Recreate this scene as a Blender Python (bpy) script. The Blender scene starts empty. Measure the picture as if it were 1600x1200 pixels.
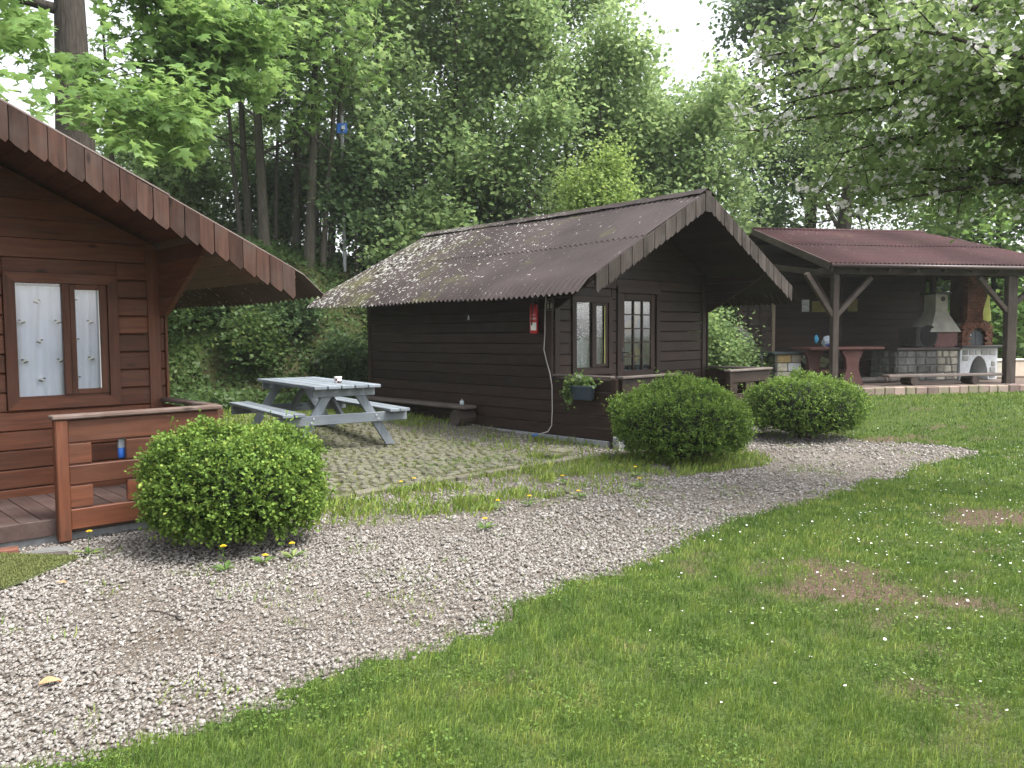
import bpy, math, random
import numpy as np
from mathutils import Vector, Matrix

random.seed(7)
NR = np.random.default_rng(11)
sc = bpy.context.scene
COL = sc.collection

# ------------------------------------------------------------------ camera
EYE = np.array([0.0, 0.0, 1.5])
FPX = 1280.0
_p = math.atan((600 - 522) / FPX)
_r = math.radians(0.4)
_F = np.array([0, math.cos(_p), -math.sin(_p)])
_R0 = np.array([1.0, 0, 0]); _U0 = np.cross(_R0, _F)
_R = _R0 * math.cos(_r) - _U0 * math.sin(_r)
_U = _U0 * math.cos(_r) + _R0 * math.sin(_r)
cam_d = bpy.data.cameras.new("camera")
cam = bpy.data.objects.new("camera", cam_d); COL.objects.link(cam)
cam.matrix_world = Matrix(((_R[0], _U[0], -_F[0], EYE[0]), (_R[1], _U[1], -_F[1], EYE[1]),
                           (_R[2], _U[2], -_F[2], EYE[2]), (0, 0, 0, 1)))
cam_d.sensor_width = 36.0
cam_d.lens = 36.0 * FPX / 1600.0
cam_d.clip_start = 0.05; cam_d.clip_end = 2000
sc.camera = cam

# ------------------------------------------------------------------ sky, sun, exposure
SUN_EL, SUN_AZ = math.radians(60), math.radians(104)      # azimuth from +Y towards +X
world = bpy.data.worlds.new("World"); sc.world = world; world.use_nodes = True
wn = world.node_tree.nodes; wl = world.node_tree.links
bg = wn["Background"]
sky = wn.new("ShaderNodeTexSky"); sky.sky_type = 'NISHITA'; sky.sun_disc = False
sky.sun_elevation = SUN_EL; sky.sun_rotation = SUN_AZ
sky.air_density = 1.0; sky.dust_density = 4.0; sky.ozone_density = 1.0
hs = wn.new("ShaderNodeHueSaturation"); hs.inputs["Saturation"].default_value = 0.22
wl.new(sky.outputs[0], hs.inputs["Color"]); wl.new(hs.outputs[0], bg.inputs["Color"])
bg.inputs["Strength"].default_value = 0.15
sun_d = bpy.data.lights.new("sun", 'SUN'); sun_d.energy = 1.5; sun_d.angle = math.radians(25); sun_d.color = (1, .96, .9)
sun = bpy.data.objects.new("sun", sun_d); COL.objects.link(sun)
_sd = Vector((math.sin(SUN_AZ) * math.cos(SUN_EL), math.cos(SUN_AZ) * math.cos(SUN_EL), math.sin(SUN_EL)))
sun.rotation_euler = (-_sd).to_track_quat('-Z', 'Y').to_euler()
sun.location = (0, 0, 30)
sc.view_settings.view_transform = 'Standard'; sc.view_settings.look = 'None'
sc.view_settings.gamma = 1.0; sc.view_settings.use_curve_mapping = False
sc.view_settings.exposure = 1.68
sc.cycles.max_bounces = 6; sc.cycles.diffuse_bounces = 4; sc.cycles.transparent_max_bounces = 8
sc.cycles.transmission_bounces = 4; sc.cycles.glossy_bounces = 2
sc.cycles.caustics_reflective = False; sc.cycles.caustics_refractive = False
sc.cycles.sample_clamp_indirect = 4.0
sc.cycles.use_denoising = True

# ------------------------------------------------------------------ frames of the place
A = math.radians(47.1)
UU = np.array([math.sin(A), math.cos(A), 0.0]); VV = np.array([-math.cos(A), math.sin(A), 0.0])
ROT = math.radians(90 - 47.1)
P0 = np.array([1.362, 10.667, 0.0])          # front left corner of the dark cabin
Q0 = np.array([-3.291, 5.966, 0.0])          # entry post of the red-brown cabin
def W(u, v, z=0.0): return P0 + UU * u + VV * v + np.array([0, 0, z])
def sstep(a, b, x):
    t = np.clip((x - a) / (b - a), 0, 1); return t * t * (3 - 2 * t)
def vnoise(x, y, seed=0, s=1.0):
    r = np.random.default_rng(seed); g = r.random((64, 64))
    x = np.asarray(x) / s + 200; y = np.asarray(y) / s + 200
    xi = np.floor(x).astype(int); yi = np.floor(y).astype(int); fx = x - xi; fy = y - yi
    fx = fx * fx * (3 - 2 * fx); fy = fy * fy * (3 - 2 * fy)
    a = g[xi % 64, yi % 64]; b = g[(xi + 1) % 64, yi % 64]; c = g[xi % 64, (yi + 1) % 64]; d = g[(xi + 1) % 64, (yi + 1) % 64]
    return (a * (1 - fx) + b * fx) * (1 - fy) + (c * (1 - fx) + d * fx) * fy
def fbm(x, y, seed=0, s=1.0):
    return (vnoise(x, y, seed, s) + .5 * vnoise(x, y, seed + 1, s / 2) + .25 * vnoise(x, y, seed + 2, s / 4)) / 1.75
def uv_of(x, y):
    dx = np.asarray(x) - P0[0]; dy = np.asarray(y) - P0[1]
    return dx * UU[0] + dy * UU[1], dx * VV[0] + dy * VV[1]
def GH(x, y):
    """height of the ground"""
    u, v = uv_of(x, y)
    z = 0.035 * np.clip(v, 0, 7) * (1 - sstep(3, 5, u)) + 0.28 * sstep(3.5, 6.5, u) * (1 - sstep(6, 8, -v))
    vb = v + 0.9 * (fbm(x, y, 31, 3.0) - .5)
    bank = 3.1 * sstep(6.9, 10.6, vb) + .06 * np.clip(v - 10.6, 0, 60)
    z = z + bank + .25 * (fbm(x, y, 35, 1.2) - .5) * sstep(6.8, 8, v)
    z = z + .02 * (fbm(x, y, 36, .9) - .5) * (1 - sstep(6.8, 8, v))
    return z
def gz(x, y): return float(GH(np.array([x]), np.array([y]))[0])

# ------------------------------------------------------------------ mesh helpers
class MB:
    def __init__(s): s.v = []; s.f = []
    def add(s, vs, fs):
        o = len(s.v); s.v += [tuple(map(float, p)) for p in vs]; s.f += [tuple(i + o for i in f) for f in fs]; return s
    def obox(s, c, ax, h, ch=0.0):
        c = np.asarray(c, float); ax = np.asarray(ax, float)
        if ch <= 0:
            vs = [c + sum(ax[k] * h[k] * sg[k] for k in range(3)) for sg in
                  [(-1, -1, -1), (1, -1, -1), (1, 1, -1), (-1, 1, -1), (-1, -1, 1), (1, -1, 1), (1, 1, 1), (-1, 1, 1)]]
            return s.add(vs, [(0, 3, 2, 1), (4, 5, 6, 7), (0, 1, 5, 4), (1, 2, 6, 5), (2, 3, 7, 6), (3, 0, 4, 7)])
        ch = min(ch, min(h) * .8)
        vs = []; idx = {}
        for sx in (-1, 1):
            for sy in (-1, 1):
                for sz in (-1, 1):
                    for k in range(3):
                        l = [h[0] - ch, h[1] - ch, h[2] - ch]; l[k] = h[k]
                        sg = (sx, sy, sz)
                        idx[(sx, sy, sz, k)] = len(vs)
                        vs.append(c + sum(ax[q] * l[q] * sg[q] for q in range(3)))
        fs = []
        for k in range(3):
            a, b = [(1, 2), (2, 0), (0, 1)][k]
            for sg in (-1, 1):
                q = []
                for (sa, sb) in ((-1, -1), (1, -1), (1, 1), (-1, 1)):
                    t = [0, 0, 0]; t[k] = sg; t[a] = sa; t[b] = sb; q.append(idx[(t[0], t[1], t[2], k)])
                fs.append(tuple(q if sg > 0 else q[::-1]))
            for sa in (-1, 1):
                for sb in (-1, 1):
                    t0 = [0, 0, 0]; t1 = [0, 0, 0]; t0[k] = -1; t1[k] = 1
                    for t in (t0, t1): t[a] = sa; t[b] = sb
                    q = [idx[(*t0, a)], idx[(*t1, a)], idx[(*t1, b)], idx[(*t0, b)]]
                    fs.append(tuple(q if sa * sb < 0 else q[::-1]))
        for sx in (-1, 1):
            for sy in (-1, 1):
                for sz in (-1, 1):
                    q = [idx[(sx, sy, sz, k)] for k in range(3)]
                    fs.append(tuple(q if sx * sy * sz > 0 else q[::-1]))
        return s.add(vs, fs)
    def box(s, x0, x1, y0, y1, z0, z1, ch=0.0):
        x0, x1 = sorted((x0, x1)); y0, y1 = sorted((y0, y1)); z0, z1 = sorted((z0, z1))
        return s.obox(((x0 + x1) / 2, (y0 + y1) / 2, (z0 + z1) / 2), np.eye(3), ((x1 - x0) / 2, (y1 - y0) / 2, (z1 - z0) / 2), ch)
    def bar(s, a, b, w, t, up=(0, 0, 1), ch=0.0):
        a = np.asarray(a, float); b = np.asarray(b, float); d = b - a; L = np.linalg.norm(d); d /= L
        y = np.cross(np.asarray(up, float), d); y /= np.linalg.norm(y); z = np.cross(d, y)
        return s.obox((a + b) / 2, (d, y, z), (L / 2, w / 2, t / 2), ch)
    def prism(s, poly, ext):
        n = len(poly); e = np.asarray(ext, float); p = [np.asarray(q, float) for q in poly]
        fs = [tuple(range(n))[::-1], tuple(range(n, 2 * n))] + [(i, (i + 1) % n, n + (i + 1) % n, n + i) for i in range(n)]
        return s.add(p + [q + e for q in p], fs)
    def tube(s, pts, rad, n=6, cap=True):
        pts = [np.asarray(p, float) for p in pts]; m = len(pts); vs = []
        if np.isscalar(rad): rad = [rad] * m
        ref = np.array([.3, .9, .2])
        for i, p in enumerate(pts):
            d = pts[min(i + 1, m - 1)] - pts[max(i - 1, 0)]; d = d / (np.linalg.norm(d) + 1e-9)
            a = np.cross(d, ref); la = np.linalg.norm(a)
            if la < .05: a = np.cross(d, (1, 0, 0)); la = np.linalg.norm(a)
            a /= la; b = np.cross(d, a)
            for k in range(n):
                t = 2 * math.pi * k / n; vs.append(p + rad[i] * (a * math.cos(t) + b * math.sin(t)))
        fs = [(i * n + k, i * n + (k + 1) % n, (i + 1) * n + (k + 1) % n, (i + 1) * n + k) for i in range(m - 1) for k in range(n)]
        if cap: fs += [tuple(range(n))[::-1], tuple((m - 1) * n + k for k in range(n))]
        return s.add(vs, fs)
    def lathe(s, prof, c=(0, 0, 0), n=20, sx=1, sy=1):
        vs = [(c[0] + r * sx * math.cos(2 * math.pi * k / n), c[1] + r * sy * math.sin(2 * math.pi * k / n), c[2] + z) for r, z in prof for k in range(n)]
        m = len(prof)
        fs = [(i * n + k, i * n + (k + 1) % n, (i + 1) * n + (k + 1) % n, (i + 1) * n + k) for i in range(m - 1) for k in range(n)]
        fs += [tuple(range(n))[::-1], tuple((m - 1) * n + k for k in range(n))]
        return s.add(vs, fs)
    def sheet(s, P, off):
        """solid sheet from a grid of points P[ny][nx] with thickness vector off"""
        P = np.asarray(P, float); ny, nx = P.shape[:2]; o = np.asarray(off, float)
        N = ny * nx; top = list(P.reshape(-1, 3)); bot = list((P + o).reshape(-1, 3)); fs = []
        for j in range(ny - 1):
            for i in range(nx - 1):
                a = j * nx + i; q = (a, a + 1, a + nx + 1, a + nx); fs.append(q); fs.append(tuple(N + k for k in q[::-1]))
        ring = [i for i in range(nx)] + [j * nx + nx - 1 for j in range(1, ny)] + [(ny - 1) * nx + i for i in range(nx - 2, -1, -1)] + [j * nx for j in range(ny - 2, 0, -1)]
        m = len(ring); vs = top + bot + [top[k] for k in ring] + [bot[k] for k in ring]; B = 2 * N
        for k in range(m): fs.append((B + (k + 1) % m, B + k, B + m + k, B + m + (k + 1) % m))
        return s.add(vs, fs)
    def build(s, name, mat, parent=None, smooth=False, loc=None, rot=None):
        me = bpy.data.meshes.new(name); me.from_pydata(s.v, [], s.f); me.update()
        if smooth: me.polygons.foreach_set("use_smooth", [True] * len(me.polygons))
        if mat: me.materials.append(mat)
        o = bpy.data.objects.new(name, me); COL.objects.link(o)
        if parent: o.parent = parent
        if loc is not None: o.location = loc
        if rot is not None: o.rotation_euler = rot
        return o
def tag(o, label=None, cat=None, group=None, kind=None):
    for k, x in (("label", label), ("category", cat), ("group", group), ("kind", kind)):
        if x: o[k] = x
    return o
def thing(name, label, cat, loc=(0, 0, 0), rotz=0.0, group=None):
    o = bpy.data.objects.new(name, None); COL.objects.link(o); o.empty_display_size = .1
    o.location = [float(c) for c in loc]; o.rotation_euler = (0, 0, rotz)
    return tag(o, label, cat, group)
def npmesh(name, V, F, mat, parent=None, rnd=None, smooth=False):
    """fast mesh from numpy; F is (n,3) or (n,4); rnd = value per vertex"""
    me = bpy.data.meshes.new(name); k = F.shape[1]
    me.vertices.add(len(V)); me.vertices.foreach_set("co", np.ascontiguousarray(V, np.float32).ravel())
    me.loops.add(F.size); me.loops.foreach_set("vertex_index", np.ascontiguousarray(F, np.int32).ravel())
    me.polygons.add(len(F)); me.polygons.foreach_set("loop_start", np.arange(0, F.size, k, dtype=np.int32))
    me.polygons.foreach_set("loop_total", np.full(len(F), k, np.int32))
    if smooth: me.polygons.foreach_set("use_smooth", np.ones(len(F), bool))
    if rnd is not None:
        a = me.attributes.new("rnd", 'FLOAT', 'POINT'); a.data.foreach_set("value", np.ascontiguousarray(rnd, np.float32))
    me.update(calc_edges=True)
    if mat: me.materials.append(mat)
    o = bpy.data.objects.new(name, me); COL.objects.link(o)
    if parent: o.parent = parent
    return o

# ------------------------------------------------------------------ materials
def newmat(name):
    m = bpy.data.materials.new(name); m.use_nodes = True
    return m, m.node_tree.nodes, m.node_tree.links, m.node_tree.nodes["Principled BSDF"]
def ramp(n, stops):
    r = n.new("ShaderNodeValToRGB"); e = r.color_ramp.elements
    while len(e) < len(stops): e.new(.5)
    for x, (p, c) in zip(e, stops): x.position = p; x.color = (*c, 1) if len(c) == 3 else c
    return r
def objcoord(n, l, scale=(1, 1, 1)):
    tc = n.new("ShaderNodeTexCoord"); mp = n.new("ShaderNodeMapping"); mp.inputs["Scale"].default_value = scale
    l.new(tc.outputs["Object"], mp.inputs["Vector"]); return mp.outputs[0]
def noise(n, l, vec, scale, detail=4, rough=.55):
    t = n.new("ShaderNodeTexNoise"); t.inputs["Scale"].default_value = scale; t.inputs["Detail"].default_value = detail
    t.inputs["Roughness"].default_value = rough; l.new(vec, t.inputs["Vector"]); return t
def mixc(n, l, fac, a, b, mode='MIX'):
    m = n.new("ShaderNodeMix"); m.data_type = 'RGBA'; m.blend_type = mode
    for k, x in ((0, fac), (6, a), (7, b)):
        if isinstance(x, (int, float)): m.inputs[k].default_value = x
        elif isinstance(x, tuple): m.inputs[k].default_value = (*x, 1)
        else: l.new(x, m.inputs[k])
    return m.outputs[2]
def bump(n, l, h, strength, dist, bs):
    b = n.new("ShaderNodeBump"); b.inputs["Strength"].default_value = strength; b.inputs["Distance"].default_value = dist
    l.new(h, b.inputs["Height"]); l.new(b.outputs[0], bs.inputs["Normal"])
def plain(name, col, rough=.6, var=.12, metal=0, sc_=8, bmp=.0):
    m, n, l, b = newmat(name); v = objcoord(n, l); t = noise(n, l, v, sc_)
    c0 = tuple(c * (1 - var) for c in col); c1 = tuple(min(1, c * (1 + var)) for c in col)
    r = ramp(n, [(.3, c0), (.7, c1)]); l.new(t.outputs[0], r.inputs[0]); l.new(r.outputs[0], b.inputs["Base Color"])
    b.inputs["Roughness"].default_value = rough; b.inputs["Metallic"].default_value = metal
    if bmp: bump(n, l, t.outputs[0], bmp, .01, b)
    return m
def wood(name, dark, light, axis='x', rough=.65, weather=None, wamt=.45, spec=.3):
    """stained plank: grain along axis, its own tone for each plank, worn grey patches"""
    m, n, l, b = newmat(name)
    s = {'x': (1.2, 16, 16), 'y': (16, 1.2, 16), 'z': (16, 16, 1.2)}[axis]
    oi = n.new("ShaderNodeObjectInfo"); tc = n.new("ShaderNodeTexCoord")
    va = n.new("ShaderNodeVectorMath"); va.operation = 'MULTIPLY_ADD'
    l.new(oi.outputs["Random"], va.inputs[0]); va.inputs[1].default_value = (37, 53, 71); l.new(tc.outputs["Object"], va.inputs[2])
    mp = n.new("ShaderNodeMapping"); mp.inputs["Scale"].default_value = s; l.new(va.outputs[0], mp.inputs["Vector"])
    g = noise(n, l, mp.outputs[0], 2.0, 6, .6)
    r = ramp(n, [(.28, dark), (.72, light)]); l.new(g.outputs[0], r.inputs[0])
    tone = n.new("ShaderNodeMapRange"); tone.inputs[3].default_value = .66; tone.inputs[4].default_value = 1.3
    l.new(oi.outputs["Random"], tone.inputs[0])
    c = mixc(n, l, 1.0, r.outputs[0], tone.outputs[0], 'MULTIPLY')
    blot = noise(n, l, va.outputs[0], 3.0, 3)
    if weather:
        br = ramp(n, [(.45, (0, 0, 0)), (.75, (wamt, wamt, wamt))]); l.new(blot.outputs[0], br.inputs[0])
        c = mixc(n, l, br.outputs[0], c, weather)
    kn = n.new("ShaderNodeTexVoronoi"); kn.inputs["Scale"].default_value = 1.0
    mk = n.new("ShaderNodeMapping"); mk.inputs["Scale"].default_value = {'x': (2.2, 6, 6), 'y': (6, 2.2, 6), 'z': (6, 6, 2.2)}[axis]
    l.new(va.outputs[0], mk.inputs["Vector"]); l.new(mk.outputs[0], kn.inputs["Vector"])
    kr = ramp(n, [(.04, (.35, .35, .35)), (.13, (1, 1, 1))]); l.new(kn.outputs["Distance"], kr.inputs[0])
    c = mixc(n, l, 1.0, c, kr.outputs[0], 'MULTIPLY')
    l.new(c, b.inputs["Base Color"]); b.inputs["Roughness"].default_value = rough
    b.inputs["Specular IOR Level"].default_value = spec
    bump(n, l, g.outputs[0], .35, .004, b)
    return m
def leafmat(name, c0, c1, c2=None, trans=.35, rough=.5):
    m, n, l, b = newmat(name)
    at = n.new("ShaderNodeAttribute"); at.attribute_name = "rnd"
    st = [(0, c0), (.75, c1), (1, c2 or c1)]
    r = ramp(n, st); l.new(at.outputs["Fac"], r.inputs[0])
    l.new(r.outputs[0], b.inputs["Base Color"]); b.inputs["Roughness"].default_value = rough; b.inputs["Specular IOR Level"].default_value = .25
    t = n.new("ShaderNodeBsdfTranslucent"); hv = n.new("ShaderNodeHueSaturation"); hv.inputs["Value"].default_value = 1.5; hv.inputs["Hue"].default_value = .485
    l.new(r.outputs[0], hv.inputs["Color"]); l.new(hv.outputs[0], t.inputs["Color"])
    mx = n.new("ShaderNodeMixShader"); mx.inputs[0].default_value = trans
    l.new(b.outputs[0], mx.inputs[1]); l.new(t.outputs[0], mx.inputs[2]); l.new(mx.outputs[0], n["Material Output"].inputs["Surface"])
    return m
def bark(name, c0, c1, sc_=1.0, moss=None):
    m, n, l, b = newmat(name); v = objcoord(n, l, (9 * sc_, 9 * sc_, 1.6 * sc_)); t = noise(n, l, v, 2.5, 6, .65)
    r = ramp(n, [(.3, c0), (.7, c1)]); l.new(t.outputs[0], r.inputs[0]); c = r.outputs[0]
    if moss:
        v2 = objcoord(n, l); t2 = noise(n, l, v2, 1.4, 4); r2 = ramp(n, [(.5, (0, 0, 0)), (.7, (.7, .7, .7))]); l.new(t2.outputs[0], r2.inputs[0])
        c = mixc(n, l, r2.outputs[0], c, moss)
    l.new(c, b.inputs["Base Color"]); b.inputs["Roughness"].default_value = .9; b.inputs["Specular IOR Level"].default_value = .1
    bump(n, l, t.outputs[0], .9, .03, b); return m
def glassmat(name, refl=.12, tint=(.97, .98, .99)):
    m, n, l, b = newmat(name); n.remove(b)
    tr = n.new("ShaderNodeBsdfTransparent"); tr.inputs[0].default_value = (*tint, 1)
    gl = n.new("ShaderNodeBsdfGlossy"); gl.inputs["Roughness"].default_value = .03
    fr = n.new("ShaderNodeLayerWeight"); fr.inputs[0].default_value = .25
    mr = n.new("ShaderNodeMapRange"); mr.inputs[3].default_value = refl; mr.inputs[4].default_value = .7; l.new(fr.outputs["Fresnel"], mr.inputs[0])
    mx = n.new("ShaderNodeMixShader"); l.new(mr.outputs[0], mx.inputs[0]); l.new(tr.outputs[0], mx.inputs[1]); l.new(gl.outputs[0], mx.inputs[2])
    l.new(mx.outputs[0], n["Material Output"].inputs["Surface"]); return m
def stonemat(name, c0, c1, rnd_=True, moss=None, sc_=6):
    m, n, l, b = newmat(name); v = objcoord(n, l); t = noise(n, l, v, sc_ * 3, 5); t2 = noise(n, l, v, sc_, 3)
    r = ramp(n, [(.3, c0), (.7, c1)]); l.new(t2.outputs[0], r.inputs[0]); c = r.outputs[0]
    if rnd_:
        oi = n.new("ShaderNodeObjectInfo"); tone = n.new("ShaderNodeMapRange"); tone.inputs[3].default_value = .6; tone.inputs[4].default_value = 1.35
        l.new(oi.outputs["Random"], tone.inputs[0]); c = mixc(n, l, 1.0, c, tone.outputs[0], 'MULTIPLY')
    if moss:
        rm = ramp(n, [(.42, (0, 0, 0)), (.6, (.8, .8, .8))]); l.new(t2.outputs[0], rm.inputs[0]); c = mixc(n, l, rm.outputs[0], c, moss)
    l.new(c, b.inputs["Base Color"]); b.inputs["Roughness"].default_value = .88; b.inputs["Specular IOR Level"].default_value = .2
    bump(n, l, t.outputs[0], .5, .012, b); return m
def attrmat(name, stops, rough=.8, trans=0.0, spec=.2):
    m, n, l, b = newmat(name); at = n.new("ShaderNodeAttribute"); at.attribute_name = "rnd"
    r = ramp(n, stops); l.new(at.outputs["Fac"], r.inputs[0]); l.new(r.outputs[0], b.inputs["Base Color"])
    b.inputs["Roughness"].default_value = rough; b.inputs["Specular IOR Level"].default_value = spec
    if trans:
        t = n.new("ShaderNodeBsdfTranslucent"); l.new(r.outputs[0], t.inputs["Color"]); mx = n.new("ShaderNodeMixShader"); mx.inputs[0].default_value = trans
        l.new(b.outputs[0], mx.inputs[1]); l.new(t.outputs[0], mx.inputs[2]); l.new(mx.outputs[0], n["Material Output"].inputs["Surface"])
    return m
def roofmat(name, base0, base1, lichen=.5, moss=.5, yback=6.0):
    """corrugated bitumen sheet with streaks of pale lichen and moss that thicken towards the trees"""
    m, n, l, b = newmat(name); v = objcoord(n, l); big = noise(n, l, v, .9, 4)
    r = ramp(n, [(.3, base0), (.7, base1)]); l.new(big.outputs[0], r.inputs[0])
    sx = n.new("ShaderNodeSeparateXYZ"); l.new(v, sx.inputs[0])
    back = n.new("ShaderNodeMapRange"); back.inputs[1].default_value = 0; back.inputs[2].default_value = yback; l.new(sx.outputs["Y"], back.inputs[0])
    v2 = objcoord(n, l, (5.5, 17, 9)); sp = noise(n, l, v2, 2.0, 3, .6)
    patch = noise(n, l, v, .8, 3)
    a1 = n.new("ShaderNodeMath"); a1.operation = 'MULTIPLY_ADD'; l.new(back.outputs[0], a1.inputs[0]); a1.inputs[1].default_value = .13 * lichen * 2; l.new(sp.outputs[0], a1.inputs[2])
    a2 = n.new("ShaderNodeMath"); a2.operation = 'MULTIPLY_ADD'; l.new(patch.outputs[0], a2.inputs[0]); a2.inputs[1].default_value = .16; l.new(a1.outputs[0], a2.inputs[2])
    lr = ramp(n, [(.785, (0, 0, 0)), (.81, (.9, .9, .9))]); l.new(a2.outputs[0], lr.inputs[0])
    c = mixc(n, l, lr.outputs[0], r.outputs[0], (.34, .34, .31))
    mo = noise(n, l, v, 1.1, 6, .7); a3 = n.new("ShaderNodeMath"); a3.operation = 'MULTIPLY_ADD'; l.new(back.outputs[0], a3.inputs[0]); a3.inputs[1].default_value = .3 * moss; l.new(mo.outputs[0], a3.inputs[2])
    mr = ramp(n, [(.62, (0, 0, 0)), (.80, (.85, .85, .85))]); l.new(a3.outputs[0], mr.inputs[0])
    c = mixc(n, l, mr.outputs[0], c, (.075, .075, .03))
    l.new(c, b.inputs["Base Color"]); b.inputs["Roughness"].default_value = .75; b.inputs["Specular IOR Level"].default_value = .15
    fine = noise(n, l, v, 60, 3); bump(n, l, fine.outputs[0], .3, .004, b); return m

M = {}
RED0, RED1 = (.056, .019, .0095), (.14, .048, .023)
for a in 'xyz':
    M['red_' + a] = wood('red_stain_' + a, RED0, RED1, a, .55, (.12, .072, .05), .3)
    M['dark_' + a] = wood('dark_stain_' + a, (.0125, .0068, .0047), (.036, .0188, .0122), a, .6, (.036, .027, .024), .4)
    M['grey_' + a] = wood('weathered_grey_' + a, (.075, .062, .055), (.17, .145, .13), a, .8, (.22, .2, .19), .5, .1)
    M['post_' + a] = wood('shelter_timber_' + a, (.026, .018, .015), (.066, .049, .041), a, .75, (.11, .095, .086), .45)
    M['blue_' + a] = wood('bluegrey_paint_' + a, (.135, .16, .185), (.21, .24, .27), a, .65, (.25, .26, .265), .4)
M['cap_x'] = wood('worn_cap', (.06, .038, .03), (.15, .105, .088), 'x', .8, (.21, .18, .165), .6)
M['cap_y'] = wood('worn_cap_side', (.06, .038, .03), (.15, .105, .088), 'y', .8, (.21, .18, .165), .6)
M['deck'] = wood('deck_paint', (.055, .034, .03), (.105, .066, .058), 'y', .6, (.15, .12, .11), .5)
M['shingle_red'] = wood('shingle_red', (.032, .018, .014), (.082, .042, .031), 'z', .8, (.085, .07, .062), .55, .15)
M['shingle_grey'] = wood('shingle_grey', (.032, .026, .023), (.075, .062, .055), 'z', .85, (.105, .094, .086), .5, .1)
M['roof_dark'] = roofmat('brown_corrugated', (.030, .023, .023), (.056, .044, .043), .6, .45)
M['roof_near'] = roofmat('near_corrugated', (.06, .045, .04), (.12, .095, .085), .9, 1.0)
M['roof_red'] = roofmat('maroon_corrugated', (.031, .0145, .0155), (.056, .024, .026), .12, .12)
M['glass'] = glassmat('window_glass', .10)
M['curtain'] = plain('curtain_cloth', (.80, .84, .97), .9, .06, sc_=3)
def lacemat():
    m, n, l, b = newmat('lace_cloth'); v = objcoord(n, l, (1, .4, 1)); vo = n.new("ShaderNodeTexVoronoi"); vo.inputs["Scale"].default_value = 26; l.new(v, vo.inputs["Vector"])
    sx = n.new("ShaderNodeSeparateXYZ"); l.new(v, sx.inputs[0]); band = ramp(n, [(0, (.22, .22, .22)), (.40, (.22, .22, .22)), (.45, (.95, .95, .95)), (.66, (.95, .95, .95)), (.70, (.5, .5, .5))])
    mr = n.new("ShaderNodeMapRange"); mr.inputs[1].default_value = .9; mr.inputs[2].default_value = 2.1; l.new(sx.outputs["Z"], mr.inputs[0]); l.new(mr.outputs[0], band.inputs[0])
    hole = ramp(n, [(.30, (0, 0, 0)), (.36, (1, 1, 1))]); l.new(vo.outputs["Distance"], hole.inputs[0])
    mu = n.new("ShaderNodeMath"); mu.operation = 'MULTIPLY'; l.new(band.outputs[0], mu.inputs[0]); l.new(hole.outputs[0], mu.inputs[1])
    ad = n.new("ShaderNodeMath"); ad.operation = 'ADD'; ad.use_clamp = True; l.new(mu.outputs[0], ad.inputs[0]); ad.inputs[1].default_value = .18
    b.inputs["Base Color"].default_value = (.62, .65, .70, 1); b.inputs["Roughness"].default_value = .9; tr = n.new("ShaderNodeBsdfTransparent"); mx = n.new("ShaderNodeMixShader")
    l.new(ad.outputs[0], mx.inputs[0]); l.new(b.outputs[0], mx.inputs[1]); l.new(tr.outputs[0], mx.inputs[2]); l.new(mx.outputs[0], n["Material Output"].inputs["Surface"]); return m
M['lace'] = lacemat()
M['white'] = plain('white_paint', (.78, .78, .76), .6, .05)
M['black'] = plain('black_metal', (.02, .02, .022), .5, .2)
M['iron'] = plain('grey_bolt', (.5, .52, .54), .4, .1, .6)
M['concrete'] = plain('concrete', (.27, .28, .29), .9, .25, sc_=12, bmp=.5)
M['extinguisher'] = plain('red_enamel', (.50, .018, .025), .35, .1)
M['blueplastic'] = plain('blue_plastic', (.03, .16, .62), .4, .1)
M['yellow'] = plain('yellow_cloth', (.68, .70, .22), .85, .12)
M['pot'] = plain('slate_blue_pot', (.035, .055, .085), .5, .15)
M['cable'] = plain('white_cable', (.55, .52, .48), .5, .1)

# ------------------------------------------------------------------ ground
def inpoly(x, y, poly):
    x = np.asarray(x); y = np.asarray(y); r = np.zeros(x.shape, bool); n = len(poly); j = n - 1
    for i in range(n):
        xi, yi = poly[i]; xj, yj = poly[j]
        c = ((yi > y) != (yj > y)) & (x < (xj - xi) * (y - yi) / (yj - yi + 1e-12) + xi); r ^= c; j = i
    return r
EDGE = [(-4.4, .2), (-3.0, 1.55), (-1.58, 2.79), (-.59, 3.64), (.37, 4.80), (1.42, 6.03), (2.98, 7.57), (4.55, 9.05), (5.75, 9.98)]
LAWN = EDGE + [(5.85, 10.35), (5.45, 10.9), (4.9, 11.15), (4.7, 12.6), (5.3, 13.8), (5.4, 15.0), (4.6, 17.2), (9, 19.5), (26, 21), (26, -4), (-4.4, -4)]
GRAVEL = EDGE + [(5.85, 10.35), (5.45, 10.9), (4.9, 11.15), (4.6, 12.8), tuple(W(3.6, -.1)[:2]), tuple(W(0, 0)[:2]), tuple(W(0, 6.4)[:2]), tuple(W(-5.2, 6.4)[:2]), (-9, 8), (-9, .2)]
def warp(x, y):
    return x + .22 * (fbm(x, y, 51, .55) - .5) + .16 * (vnoise(x, y, 55, .16) - .5), y + .22 * (fbm(x, y, 53, .55) - .5) + .16 * (vnoise(x, y, 57, .16) - .5)
def in_lawn(x, y): return inpoly(*warp(x, y), LAWN)
def in_gravel(x, y): return inpoly(*warp(x, y), GRAVEL) & ~in_lawn(x, y)
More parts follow.
